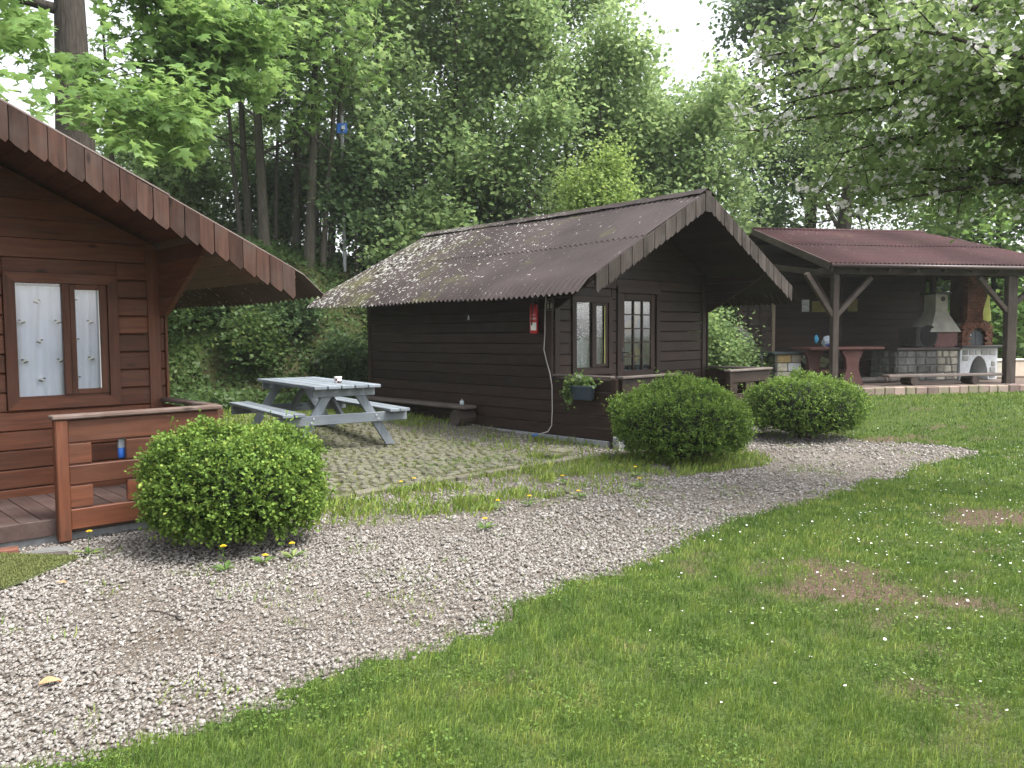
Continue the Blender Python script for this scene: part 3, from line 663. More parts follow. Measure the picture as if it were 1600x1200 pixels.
            MB().prism(poly, (0, .018, 0)).build('gable_board', shm, root)
        MB().prism([(xa + sg * d, yf + .016, zz) for d, zz in ((0, apex - .03), (hb2, apex - tan * hb2 - .03), (hb2, apex - tan * hb2 - .17), (0, apex - .17))], (0, .025, 0)).build('verge_rafter', M[wk + '_x'], root)
        for yy in (1.0, 3.2, 5.4):
            pass
        # wall plate that carries the overhang
        xw = 0 if sg < 0 else W_
    MB().prism([(xa - .07, yf - .024, apex + .01), (xa - .07, yf - .024, apex - .29), (xa + .07, yf - .024, apex - .29), (xa + .07, yf - .024, apex + .01)], (0, .018, 0)).build('gable_board', shm, root)
    return wf

# cloth behind the dark cabin's door: pale with a yellow and blue print
def doorcloth():
    m, n, l, b = newmat('printed_door_cloth'); v = objcoord(n, l); vo = n.new("ShaderNodeTexVoronoi"); vo.inputs["Scale"].default_value = 5; l.new(v, vo.inputs["Vector"])
    sp = n.new("ShaderNodeSeparateColor"); l.new(vo.outputs["Color"], sp.inputs[0])
    r = ramp(n, [(0, (.02, .05, .08)), (.3, (.10, .14, .16)), (.62, (.02, .03, .03)), (.8, (.24, .16, .03)), (1, (.14, .17, .19))]); r.color_ramp.interpolation = 'CONSTANT'
    l.new(sp.outputs[0], r.inputs[0]); l.new(r.outputs[0], b.inputs["Base Color"]); b.inputs["Roughness"].default_value = .9; return m
M['doorcloth'] = doorcloth()
cab2 = thing('log_cabin', 'dark brown wooden cabin with lichen-spotted corrugated gable roof and porch', 'cabin', W(0, 0, 0), ROT)
cabin(cab2, 'dark', roofm=M['roof_dark'], shm=M['shingle_grey'], capm=('grey_x', 'grey_y'), sash_light=True, corb=(1.80, 2.40))
# plinth of the dark cabin
for i in range(6):
    MB().box(-.10, -.046, .06 + i * .94, .06 + (i + 1) * .94 - .012, -.05, .085, .008).build('plinth_block', M['concrete'], cab2)
MB().box(-.12, .02, -.14, -.03, -.05, .16, .012).build('foot_block', M['concrete'], cab2)
qc = Q0 + UU * (1.12 - 3.7)
cab1 = thing('log_cabin', 'red-brown wooden cabin at the left edge with white curtained window', 'cabin', qc, ROT)
wf1 = cabin(cab1, 'red', mir=True, apex=3.285, xa=1.87, tan=.478, half_b=2.62, half_s=2.84, roofm=M['roof_near'], shm=M['shingle_red'], corb=(1.62, 2.22))
# printed motifs on the near cabin's curtain
def motif(x, z, s, flip, par):
    y = 1.13 + .0545; o = MB(); pts = []
    for k in range(14):
        a = 2 * math.pi * k / 14; r = s * (1.0 if k % 2 else .55) * random.uniform(.8, 1.15); pts.append((x + r * math.cos(a), y, z + r * .95 * math.sin(a)))
    w_ = MB().prism(pts, (0, .001, 0)).build('curtain_motif', M['white'], par)
    d = MB()
    for (dx, dz) in ((-.45, -.15), (.0, -.35), (.55, .35)):
        f = -1 if flip else 1
        q = [(x + f * s * (dx + a), y - .002, z + s * (dz + b)) for a, b in ((-.45, 0), (-.1, .28), (.4, .1), (.1, -.22))]
        d.prism(q if not flip else q[::-1], (0, .001, 0))
    d.build('curtain_motif', M['motif'], par)
M['motif'] = plain('motif_ink', (.09, .10, .14), .9, .2)
x0w = 3.7 - 1.24 + .087
for (fx_, z, fl) in ((.17, 1.80, 0), (.055, 1.63, 1), (.325, 1.63, 1), (.18, 1.465, 0), (.065, 1.30, 1), (.335, 1.30, 1), (.185, 1.14, 0), (.455, 1.81, 0), (.58, 1.63, 1), (.46, 1.47, 0), (.58, 1.31, 1), (.46, 1.14, 0)):
    motif(x0w + fx_, z, .034, fl, wf1)

# ------------------------------------------------------------------ things on and round the cabins
def on2(u, v, z): return W(u, v, z)
ex = thing('fire_extinguisher', 'red fire extinguisher with white label hung on the dark cabin side wall', 'extinguisher', W(-.125, 1.40, 1.50), ROT)
MB().lathe([(.02, 0), (.058, .01), (.062, .03), (.062, .36), (.05, .41), (.02, .43)], n=18).build('cylinder', M['extinguisher'], ex, True)
MB().lathe([(.018, .43), (.022, .47), (.014, .49)], n=10).box(-.008, .008, -.07, .03, .485, .50).build('valve', M['black'], ex)
c_ = MB(); vs = [(-(.0635) * math.cos(t), -.0635 * math.sin(t), z) for z in (.05, .16) for t in np.linspace(-.1, 1.3, 8)]
c_.add(vs, [(i, i + 1, i + 9, i + 8) for i in range(7)]).build('label', M['white'], ex, True)
c2 = MB(); vs = [(-(.0635) * math.cos(t), -.0635 * math.sin(t), z) for z in (.20, .23) for t in np.linspace(-.1, 1.3, 8)]; c2.add(vs, [(i, i + 1, i + 9, i + 8) for i in range(7)])
vs = [(-(.0635) * math.cos(t), -.0635 * math.sin(t), z) for z in (.26, .272) for t in np.linspace(.1, 1.1, 8)]; c2.add(vs, [(i, i + 1, i + 9, i + 8) for i in range(7)]).build('print', plain('pale_pink_print', (.6, .3, .3), .6), ex, True)
MB().tube([(0, -.02, .46), (-.05, -.04, .44), (-.068, -.03, .3), (-.066, -.02, .12)], .009, 6).build('hose', M['black'], ex, True)
MB().box(.05, .075, -.02, .02, .1, .46).build('bracket', M['black'], ex)
sg = thing('wall_sign', 'small dark square pictogram sign beside the fire extinguisher', 'sign', W(-.072, 1.13, 1.82), ROT)
MB().box(-.012, 0, -.075, .065, 0, .165, .002).build('plate', plain('sign_plate', (.03, .025, .022), .5), sg)
mk = plain('sign_print', (.34, .30, .26), .6)
f_ = MB()
for (a, b, c, d) in ((-.07, -.066, .005, .16), (.056, .060, .005, .16), (-.07, .06, .005, .009), (-.07, .06, .156, .160)): f_.box(-.0135, -.0125, a, b, c, d)
f_.build('border', mk, sg)
f_ = MB()       # extinguisher symbol with a flame beside it
f_.box(-.0135, -.0125, .015, .045, .03, .10).box(-.0135, -.0125, .022, .038, .104, .12).box(-.0135, -.0125, .018, .05, .124, .134)
f_.prism([(-.0135, -.055, .03), (-.0135, -.02, .03), (-.0135, -.012, .07), (-.0135, -.03, .135), (-.0135, -.04, .09), (-.0135, -.058, .10)], (.001, 0, 0)).build('pictogram', mk, sg)
cb = thing('cable', 'thin white cable hanging down the dark cabin wall to a blue plug', 'cable', W(-.08, 1.22, 0), ROT)
pp = [(.03, 0, 2.12), (0, .0, 1.9), (0, .01, 1.5), (-.005, .025, 1.28), (0, -.02, 1.12), (-.003, -.09, .95), (0, -.125, .78), (0, -.13, .45), (-.005, -.12, .22), (-.03, -.07, .13), (-.08, .02, .10), (-.10, .06, .08)]
PP = []
for i in range(len(pp) - 1):
    for t in (0, .33, .66): PP.append(np.array(pp[i]) * (1 - t) + np.array(pp[i + 1]) * t)
MB().tube(PP + [np.array(pp[-1])], .0075, 6).build('cord', M['cable'], cb, True)
MB().tube([(-.10, .06, .085), (-.12, .11, .07), (-.13, .14, .065)], [.013, .02, .018], 8).build('plug', M['blueplastic'], cb, True)
cl = thing('clothesline', 'thin slack cord strung along the dark cabin wall', 'cord', W(-.075, 2.9, 1.8), ROT)
MB().tube([(0.02, 2.2 - .29 * i, -.02 + .14 * ((i - 8.0) / 8) ** 2) for i in range(17)], .0025, 4).build('line', M['black'], cl)
pg = thing('clothes_peg', 'pale clothes peg clipped to the cord on the dark cabin wall', 'peg', W(-.075, 2.9, 1.755), ROT)
MB().prism([(-.006, -.006, .045), (-.006, -.02, -.03), (-.006, -.012, -.03), (-.006, 0, .02)], (.012, 0, 0)).build('jaw', M['white'], pg)
MB().prism([(-.006, .006, .045), (-.006, 0, .022), (-.006, .012, -.03), (-.006, .02, -.03)], (.012, 0, 0)).build('jaw', M['white'], pg)

# flower box hung on the parapet
M['leaf_pot'] = leafmat('pot_leaf', (.06, .12, .03), (.16, .25, .07), (.30, .36, .14))
fb = thing('flower_box', 'slate blue hanging planter with white flowers on the dark cabin parapet', 'planter', W(-.17, .46, .62), ROT)
MB().lathe([(.10, 0), (.118, .02), (.128, .17), (.138, .175), (.138, .19), (.12, .19), (.118, .16)], n=24, sx=.72, sy=1.75).build('pot', M['pot'], fb, True)
rg = np.random.default_rng(3); n = 420
pp = rg.normal(0, 1, (n, 3)) * np.array([.045, .12, .05]) + np.array([0, .02, .22]); tr = rg.random(n) < .25
pp[tr] = np.array([-.08, .18, .12]) + rg.normal(0, 1, (tr.sum(), 3)) * np.array([.02, .045, .09]); pp[tr, 2] -= .05
scatter('foliage', pp, rg.normal(0, 1, (n, 3)) + np.array([-.3, 0, .2]), rg.normal(0, .5, (n, 3)) + np.array([0, 0, 1]), .03 + .035 * rg.random(n), ROUND, M['leaf_pot'], fb, rg)
for k in range(9):
    c0 = np.array([rg.normal(0, .03), .10 + rg.normal(0, .05), .28 + rg.normal(0, .025)]); q = MB()
    if k > 6: c0 = np.array([-.02, -.13 + .02 * k, .27])
    for j in range(5):
        a = 2 * math.pi * j / 5; d = np.array([-.35, math.cos(a), math.sin(a)]); q.prism([c0, c0 + .028 * np.array([-.2, math.cos(a - .5), math.sin(a - .5)]), c0 + .04 * d, c0 + .028 * np.array([-.2, math.cos(a + .5), math.sin(a + .5)])], (.002, 0, 0))
    q.build('flower', M['white'], fb)

def log_bench(name, label, loc, rot, L, h, r, posts, m):
    t = thing(name, label, 'bench', loc, rot)
    MB().box(-.13, .13, 0, L, h - .055, h, .012).build('seat', m, t)
    for p in posts:
        n = 14; pts = [(-.17 + .34 * i / 4, p, r) for i in range(5)]
        MB().tube(pts, [r * random.uniform(.95, 1.03) for _ in range(5)], n).build('log_support', M['post_x'], t)
    return t
M['benchwood'] = wood('bench_plank', (.085, .07, .062), (.18, .15, .135), 'y', .8, (.2, .18, .17), .5, .1)
log_bench('log_bench', 'grey plank bench on log rounds along the dark cabin wall', W(-.24, 2.68, .10), ROT, 3.0, .315, .125, (.18, 2.7), M['benchwood'])
jr = thing('glass_jar', 'small pale glass jar standing on the plank bench by the dark cabin', 'jar', W(-.26, 2.86, .418), ROT)
MB().lathe([(.028, 0), (.035, .01), (.033, .06), (.024, .065), (.022, .015)], n=14).build('jar_body', plain('pale_glass', (.5, .58, .6), .15, .1), jr, True)
MB().tube([(0, 0, .03), (.012, .01, .09)], .005, 6).build('stub', M['white'], jr)

# picnic table
tx, ty = -2.62, 10.88; ang = math.atan2(.835, -.55) - math.pi / 2
tz = gz(tx, ty) + .02
pt = thing('picnic_table', 'blue-grey painted wooden picnic table with attached benches', 'picnic table', (tx, ty, tz), ang)
L = 2.35
for i in range(5): MB().box(-.43 + i * .173, -.43 + (i + 1) * .173 - .016, -L / 2, L / 2, .735, .775, .006).build('top_board', M['blue_y'], pt)
for sgn in (-1, 1):
    for i in range(2): MB().box(sgn * .68 + i * .142 - .14, sgn * .68 + i * .142 - .008, -L / 2, L / 2, .42, .46, .006).build('seat_board', M['blue_y'], pt)
for yy in (-L / 2 + .17, L / 2 - .17):
    s = -1 if yy < 0 else 1
    MB().box(-.40, .40, yy - .022, yy + .022, .634, .733, .005).build('top_bearer', M['blue_x'], pt)
    MB().box(-.83, .83, yy + s * .0455, yy + s * .002, .30, .418, .005).build('seat_bearer', M['blue_x'], pt)
    for sg_ in (-1, 1):
        a = (sg_ * .62, 0.0); b = (sg_ * .22, .732)
        hw = .062
        MB().prism([(a[0] - hw, yy - s * .046, 0), (a[0] + hw, yy - s * .046, 0), (b[0] + hw, yy - s * .046, .632), (b[0] - hw, yy - s * .046, .632)], (0, s * .044, 0)).build('leg', M['blue_z'], pt)
        for zz, xx in ((.385, .405), (.335, .435)):
            MB().tube([(sg_ * xx, yy + s * .046, zz), (sg_ * xx, yy + s * .054, zz)], .012, 8).build('bolt', M['iron'], pt)
for s in (-1, 1): MB().bar((0, s * (L / 2 - .22), .36), (0, s * .35, .725), .09, .04, (1, 0, 0)).build('brace', M['blue_y'], pt)
# cup with a chequered pattern
def checks():
    m, n, l, b = newmat('chequered_cup'); v = objcoord(n, l); ck = n.new("ShaderNodeTexChecker"); ck.inputs["Scale"].default_value = 34
    ck.inputs[1].default_value = (.75, .74, .72, 1); ck.inputs[2].default_value = (.09, .012, .02, 1); l.new(v, ck.inputs["Vector"]); l.new(ck.outputs[0], b.inputs["Base Color"]); b.inputs["Roughness"].default_value = .4; return m
ca, sa = math.cos(ang), math.sin(ang); lx, ly = .08, -.62
cup = thing('candle_cup', 'small white cup with dark red checks on the picnic table', 'cup', (tx + ca * lx - sa * ly, ty + sa * lx + ca * ly, tz + .776))
MB().lathe([(.034, 0), (.046, .012), (.046, .075), (.042, .075), (.038, .02)], n=18).build('cup_body', checks(), cup, True)
MB().lathe([(.0465, .068), (.049, .07), (.049, .08), (.043, .08)], n=18).build('rim', M['white'], cup, True)

# blue and white bottle in the near railing
bt = thing('hanging_bottle', 'blue and pale grey plastic trigger hung in the gap of the red-brown railing', 'plastic bottle', Q0 + UU * .395 + VV * -.02 + np.array([0, 0, .575]), ROT)
MB().lathe([(.018, 0), (.027, .01), (.027, .07), (.02, .085)], n=12).build('blue_cap', M['blueplastic'], bt, True)
MB().prism([(-.026, -.02, .082), (.026, -.02, .082), (.03, -.02, .15), (.008, -.02, .178), (-.022, -.02, .14)], (0, .03, 0)).build('grey_head', plain('pale_grey_plastic', (.42, .46, .5), .5), bt)

# small things on the ground at the near cabin
def turf():
    m, n, l, b = newmat('artificial_turf'); v = objcoord(n, l); t = noise(n, l, v, 160, 3); r = ramp(n, [(.3, (.075, .095, .03)), (.7, (.15, .175, .06))]); l.new(t.outputs[0], r.inputs[0]); l.new(r.outputs[0], b.inputs["Base Color"])
    b.inputs["Roughness"].default_value = .95; bump(n, l, t.outputs[0], 1, .02, b); return m
M['turf'] = turf()
mat_ = thing('doormat', 'green artificial turf doormat on the gravel before the near cabin', 'doormat', (-3.30, 5.13, gz(-3.3, 5.13) + .012), math.radians(-7))
P = [[(-.62 + .95 * i / 16, -.33 + .70 * j / 10, .004 * math.sin(i * .9) * math.cos(j * .8) + .006) for i in range(17)] for j in range(11)]
MB().sheet(P, (0, 0, -.012)).build('backing', M['turf'], mat_)
rgm = np.random.default_rng(4); n = 16000; bx = -.62 + .95 * rgm.random(n); by = -.33 + .70 * rgm.random(n)
bp = np.stack([bx, by, np.full(n, .008)], 1); scatter('pile', bp, rgm.normal(0, .5, (n, 3)) + np.array([0, 0, 1.2]), rgm.normal(0, 1, (n, 3)), .012 + .008 * rgm.random(n), LEAF, attrmat('turf_pile', [(0, (.09, .11, .032)), (1, (.19, .21, .075))], .8), mat_, rgm, None, .5)["kind"] = "stuff"
dk = MB().lathe([(.125, 0), (.135, .006), (.13, .016), (.08, .018)], n=28, sx=1.05).build('paving_disc', plain('dull_concrete', (.15, .15, .145), .9, .3, sc_=14, bmp=.5), None, loc=(-3.22, 5.62, gz(-3.22, 5.62) - .004)); tag(dk, 'round grey concrete disc under the near cabin railing post', 'paving stone')
M['brick'] = stonemat('red_brick', (.115, .05, .034), (.20, .09, .062))
bk = MB().box(-.10, .10, -.05, .05, -.02, .045, .008).build('loose_brick', M['brick'], None, loc=(-3.52, 5.56, gz(-3.5, 5.56)), rot=(0, 0, .55)); tag(bk, 'single red brick lying under the near cabin deck', 'brick')
pl = MB().box(-.30, .30, -.035, .035, 0, .02, .004).build('wood_strip', M['grey_x'], None, loc=(-3.36, 5.47, gz(-3.36, 5.47)), rot=(0, 0, .32)); tag(pl, 'thin wooden strip lying behind the green doormat', 'plank')
M['dryleaf'] = plain('dry_leaf', (.36, .22, .11), .8, .25, sc_=20)
def dry_leaf(x, y, s, a, label):
    P = [[(s * (i / 6), s * .42 * math.sin(math.pi * min(1, .08 + i / 6.2)) * (j - 1), s * (.10 * abs(j - 1) + .12 * math.sin(i * .6))) for j in range(3)] for i in range(7)]
    o = MB().sheet(P, (0, 0, -.001)).build('dry_leaf', M['dryleaf'], None, loc=(x, y, gz(x, y) + .018), rot=(0, 0, a)); tag(o, label, 'leaf')
dry_leaf(-2.02, 3.40, .085, .6, 'curled brown dry leaf on the gravel near the lower left corner')
dry_leaf(-2.75, 4.86, .055, .2, 'small brown dry leaf at the corner of the green doormat')
def twig(x, y, L, a, label):
    pts = [(L * t * math.cos(a) + .01 * math.sin(t * 7), L * t * math.sin(a), .018 + .006 * math.sin(t * 5)) for t in np.linspace(0, 1, 7)]
    o = MB().tube(pts, [.005] * 3 + [.004] * 2 + [.003] * 2, 6).build('twig', M['post_x'], None, loc=(x, y, gz(x, y))); tag(o, label, 'twig')
twig(-1.98, 4.35, .22, -.35, 'thin dark twig on the gravel below the large round bush')
twig(-1.12, 4.05, .12, .1, 'short dark twig on the gravel close to the lawn edge')

# ------------------------------------------------------------------ cobbled patio
M['cobble'] = stonemat('mossy_cobble', (.095, .092, .07), (.20, .19, .152), True, (.085, .088, .045), 3)
M['joint'] = groundmat('patio_joint', [(.3, (.05, .05, .022)), (.7, (.10, .095, .045))], 9, 40, .5)
pat = MB(); rows_ = []
us = np.linspace(PATIO[0], PATIO[1], 16); vs_ = np.linspace(PATIO[2], PATIO[3], 20); P = []
for vv in vs_:
    P.append([(W(uu, vv)[0], W(uu, vv)[1], gz(*W(uu, vv)[:2]) + .014) for uu in us])
patio = MB().sheet(P, (0, 0, -.06)).build('patio', M['joint'], None, True); tag(patio, kind='structure')
cand = []
stp = .105; nv = int((PATIO[3] - PATIO[2]) / stp); nu = int((PATIO[1] - PATIO[0]) / stp)
for j in range(nv):
    for i in range(nu):
        uu = PATIO[0] + .06 + i * stp + (.05 if j % 2 else 0) + random.uniform(-.03, .03); vv = PATIO[2] + .16 + j * stp + random.uniform(-.028, .028) + .09 * math.sin(i * .33)
        if uu > PATIO[1] - .05 or vv > PATIO[3] - .05: continue
        p = W(uu, vv); cand.append((p[1] + abs(p[0] + .4) * .6, p[0], p[1], random.uniform(.040, .049), random.uniform(.038, .049), random.uniform(-.5, .5) + ROT))
cand = [c for c in cand if not (c[1] < -.62 * c[2])]
cand.sort()
protos = []
for k in range(6):
    b = MB().obox((0, 0, 0), np.eye(3), (.046 + .003 * (k % 3 - 1), .044 + .003 * (k // 3), .025), .014)
    b.v = [(x * random.uniform(.92, 1.06), y * random.uniform(.92, 1.06), z) for x, y, z in b.v]
    me = bpy.data.meshes.new('cobble'); me.from_pydata(b.v, [], b.f); me.materials.append(M['cobble']); protos.append((me, b))
rest = MB()
for k, c in enumerate(cand):
    z = gz(c[1], c[2]) + .006 + random.uniform(-.006, .006); me, b = protos[k % 6]
    if k < 300:
        o = bpy.data.objects.new('cobble', me); COL.objects.link(o); o.parent = patio; o.location = (c[1], c[2], z); o.rotation_euler = (random.uniform(-.06, .06), random.uniform(-.06, .06), c[5]); q_ = random.uniform(.78, 1.1); o.scale = (q_, random.uniform(.8, 1.1), 1)
    else:
        cs, sn = math.cos(c[5]), math.sin(c[5]); rest.add([(x * cs - y * sn + c[1], x * sn + y * cs + c[2], zz + z) for x, y, zz in b.v], b.f)
tag(rest.build('cobble_field', stonemat('mossy_cobble_field', (.08, .077, .058), (.21, .2, .155), False, (.085, .088, .045), 5), patio), kind='stuff')
M['kerb'] = stonemat('patio_kerb', (.12, .11, .085), (.22, .205, .165), True, (.09, .10, .04), 4)
ue = PATIO[0]
while ue < PATIO[1]:
    ln = random.uniform(.28, .46); p = W(ue + ln / 2, PATIO[2] - .02)
    MB().obox((0, 0, 0), np.eye(3), (ln / 2 - .008, random.uniform(.05, .065), .035), .01).build('edging_stone', M['kerb'], patio, loc=(p[0], p[1], gz(p[0], p[1]) + .008), rot=(random.uniform(-.04, .04), 0, ROT + random.uniform(-.03, .03))); ue += ln
for (uu, vv, s) in ((-1.25, -.05, .10), (-.95, .10, .12)):
    p = W(uu, vv); o = MB().obox((0, 0, 0), np.eye(3), (s * 1.3, s * .8, .04), .012).build('loose_stone', M['kerb'], None, loc=(p[0], p[1], gz(p[0], p[1]) + .02), rot=(.05, .04, ROT + .3)); tag(o, 'flat grey stone at the corner of the cobbled patio' if s < .11 else 'larger flat stone in the weeds beyond the patio corner', 'stone')

# ------------------------------------------------------------------ barbecue shelter
SB = math.radians(78.7); SU = np.array([math.sin(SB), math.cos(SB), 0]); SV = np.array([-math.cos(SB), math.sin(SB), 0]); SROT = math.radians(90 - 78.7)
S0 = np.array([6.29, 16.01, .43])
def WS(a, b, c=0.0): return S0 + SU * a + SV * b + np.array([0, 0, c])
slab = MB().box(-1.2, 6.6, -.42, 4.2, -.4, -.012).build('shelter_floor', groundmat('trodden_floor', [(.3, (.12, .09, .075)), (.7, (.2, .16, .14))], 4, 30, .5), None, loc=S0, rot=(0, 0, SROT)); tag(slab, kind='structure')
M['paver'] = stonemat('pink_paver', (.27, .19, .165), (.40, .31, .28), True, (.2, .19, .12), 2)
a = -1.2; k = 0
while a < 6.4:
    w_ = random.uniform(.19, .27); MB().box(a + .004, a + w_ - .006, -.56 + random.uniform(-.012, .012), -.425, -.30, random.uniform(-.012, .006), .012).build('edge_block', M['paver'], slab); a += w_
sh = thing('barbecue_shelter', 'open timber shelter with maroon corrugated roof at the right', 'shelter', S0, SROT)
EZ = 2.36; RZ = 3.36; RY = 2.75
def post(x, y, z1, w_=.13): return MB().box(x - w_ / 2, x + w_ / 2, y - w_ / 2, y + w_ / 2, -.02, z1, .01).build('post', M['post_z'], sh)
for (x, y) in ((0, 0), (3.93, 0), (4.12, .10)): post(x, y, 2.18)
for (x, y) in ((-.05, 3.15), (4.62, 3.1), (5.15, 3.0), (2.2, 3.25)): post(x, y, 2.95, .12)
MB().box(-.35, 5.2, -.07, .07, 2.182, 2.30, .01).build('beam', M['post_x'], sh)
MB().box(-.35, 5.2, 3.08, 3.2, 2.96, 3.08, .01).build('beam', M['post_x'], sh)
for x in (0, 3.93):
    MB().bar((x, .072, 2.19), (x, 3.1, 2.62), .11, .12, (0, 0, 1), .008).build('tie_beam', M['post_y'], sh)
for (p, q) in (((0, -.0, 1.35), (.78, -.0, 2.13)), ((3.93, 0, 1.42), (3.2, 0, 2.15)), ((4.12, .1, 1.6), (4.9, .1, 2.2))):
    d = np.array(q) - np.array(p); d /= np.linalg.norm(d); MB().bar(np.array(p) + d * .07, q, .09, .10, (0, 1, 0), .008).build('brace', M['post_x'], sh)
MB().bar((0, .03, 1.38), (-.0, .85, 2.25), .09, .10, (1, 0, 0), .008).build('brace', M['post_y'], sh)
MB().bar((-.05, -.0, 1.38), (-.62, .0, 2.2), .09, .10, (0, 1, 0), .008).build('brace', M['post_x'], sh)
for i in range(9):
    x = -.2 + i * .62; MB().bar((x, -.22, EZ - .085), (x, RY, RZ - .085), .06, .10, (0, 0, 1), .005).build('rafter', M['post_y'], sh)
# front slope: trapezoid of corrugated sheet in two courses, hip to the right
def xr_(t): return 5.45 + (4.05 - 5.45) * t
per = .095; nx = int(5.8 / per * 6)
for (t0, t1, dz) in ((0, .53, 0), (.5, 1.0, .014)):
    P = []
    for j in range(6):
        t = t0 + (t1 - t0) * j / 5; row = []
        for i in range(nx + 1):
            x = -.28 + (xr_(t) + .28) * i / nx; row.append((x, -.28 + (RY + .28) * t, EZ + .02 + (RZ - EZ) * t + dz + .016 * math.sin(2 * math.pi * x / per)))
        P.append(row)
    MB().sheet(P, (0, 0, -.004)).build('roof_sheet', M['roof_red'], sh, True)
MB().prism([(4.05, RY, RZ), (5.45, -.28, EZ), (5.45, RY * 2, EZ)], (0, 0, -.02)).build('roof_sheet', M['roof_red'], sh)
MB().prism([(-.28, RY, RZ), (4.05, RY, RZ), (5.45, RY * 2, EZ), (-.28, RY * 2, EZ)], (0, 0, -.02)).build('roof_sheet', M['roof_red'], sh)
MB().tube([(-.3, RY, RZ + .03), (4.05, RY, RZ + .03)], .05, 8).build('ridge_cap', M['roof_red'], sh, True)
MB().tube([(-.28, -.32, EZ - .03), (5.45, -.32, EZ - .05)], .038, 8).build('gutter', plain('gutter_brown', (.05, .03, .028), .45, .15), sh, True)
MB().bar((-.31, -.28, EZ - .03), (-.31, RY, RZ - .03), .03, .14, (0, 0, 1), .004).build('verge_board', M['post_y'], sh)
n = 15
for i in range(n):
    z0 = .05 + i * .165; MB().box(.36, 4.52, 3.20, 3.235, z0, z0 + .159, .006).build('wall_board', M['dark_x'], sh)
for i in range(5):
    MB().box(-.3, 4.5, 3.2, 3.23, 2.53 + i * .13, 2.53 + (i + 1) * .13 - .006).build('gable_board', M['dark_x'], sh)
for i in range(15):                                                                  # boarded left end wall, behind
    z0 = .05 + i * .165; MB().box(-.30, .355, 3.26, 3.29, z0, z0 + .159, .006).build('wall_board', M['dark_x'], sh)
MB().box(.36, 4.52, 3.236, 3.25, .03, 2.55).build('gap_blocker', M['black'], sh)  # black sheet added to stop light coming through the board gaps
def paper(name, label, cat, x, z, w_, h, m, y=3.19):
    o = MB().box(0, w_, -.004, 0, 0, h).build(name, m, None, loc=WS(x, y, z), rot=(0, 0, SROT)); return tag(o, label, cat)
def sheetmat(name, col, ink):
    m, n, l, b = newmat(name); v = objcoord(n, l, (3, 1, 42)); t = noise(n, l, v, 1.4, 2); r = ramp(n, [(.44, col), (.52, ink)]); l.new(t.outputs[0], r.inputs[0]); l.new(r.outputs[0], b.inputs["Base Color"]); b.inputs["Roughness"].default_value = .8; return m
paper('notice_sheet', 'white printed notice pinned to the dark shelter wall', 'notice', 1.20, 1.55, .19, .28, sheetmat('notice_print', (.62, .63, .63), (.45, .46, .47)))
MY = plain('old_yellow_board', (.20, .17, .06), .8, .25, sc_=5)
paper('yellow_board', 'dull yellow board on the shelter wall right of the white notice', 'board', 1.46, 1.54, .40, .26, MY)
paper('yellow_board', 'dull yellow board on the shelter wall right of the front post', 'board', 2.40, 1.55, .26, .30, MY)

# red table with waisted trestle legs
M['redpaint'] = wood('oxblood_paint', (.05, .02, .017), (.095, .038, .034), 'x', .7, (.11, .07, .065), .4)
rt = thing('red_table', 'dark red trestle table standing behind the shelter front post', 'table', WS(0, .25, 0), SROT)
for i in range(5): MB().box(-.38, 1.26, -.05 + i * .15, .10 + i * .15 - .008, .715, .765, .006).build('top_board', M['redpaint'], rt)
for x in (.0, .60):
    prof = [(-.25, 0), (.25, 0), (.21, .10), (.13, .33), (.15, .52), (.23, .66), (.23, .712), (-.23, .712), (-.23, .66), (-.15, .52), (-.13, .33), (-.21, .10)]
    if x > .3: MB().prism([(x + a_, .02, z) for a_, z in prof], (0, .09, 0)).build('trestle_leg', M['redpaint'], rt)
    else: MB().prism([(x + a_ * .9, .42, z) for a_, z in prof], (0, .09, 0)).build('trestle_leg', M['redpaint'], rt)
MB().box(.02, .6, .2, .26, .25, .31).build('stretcher', M['redpaint'], rt)
bg_ = thing('shopping_bag', 'crumpled blue and white bag on the red table behind the post', 'bag', WS(.02, .45, .767), SROT)
pts = []
def lump(r, c, n=10, m=7, seed=0, sq=(1, 1, 1)):
    rr = random.Random(seed); vs = []; fs = []
    for j in range(m + 1):
        for i in range(n):
            th = math.pi * j / m; ph = 2 * math.pi * i / n; q = r * rr.uniform(.8, 1.15)
            vs.append((c[0] + sq[0] * q * math.sin(th) * math.cos(ph), c[1] + sq[1] * q * math.sin(th) * math.sin(ph), c[2] + sq[2] * q * math.cos(th)))
    for j in range(m):
        for i in range(n): fs.append((j * n + i, (j + 1) * n + i, (j + 1) * n + (i + 1) % n, j * n + (i + 1) % n))
    return MB().add(vs, fs)
lump(.13, (.14, 0, .10), seed=2, sq=(1, .7, .9)).build('bag_body', plain('pale_bag', (.32, .36, .42), .6, .3), bg_)
lump(.07, (.12, -.05, .05), seed=5, sq=(1.2, .7, .6)).build('bag_print', plain('blue_bag', (.05, .07, .22), .6, .3), bg_)
lump(.05, (-.13, -.02, .16), seed=4, sq=(.9, .7, 1.6)).build('blue_wrap', plain('blue_wrap', (.05, .28, .5), .5, .2), bg_)
tb = log_bench('log_bench', 'low plank bench on log rounds in front of the ovens', WS(1.22, .12, -.01), SROT - math.pi / 2, 2.62, .215, .085, (.55, 1.95), M['benchwood'])
lg = thing('dark_bench', 'long dark plank bench against the shelter back wall', 'bench', WS(1.0, 2.75, 0), SROT)
MB().box(0, 2.0, 0, .26, .40, .45, .006).build('seat', M['post_x'], lg)
for x in (.15, 1.8): MB().box(x, x + .1, .02, .24, 0, .398).build('leg', M['post_z'], lg)
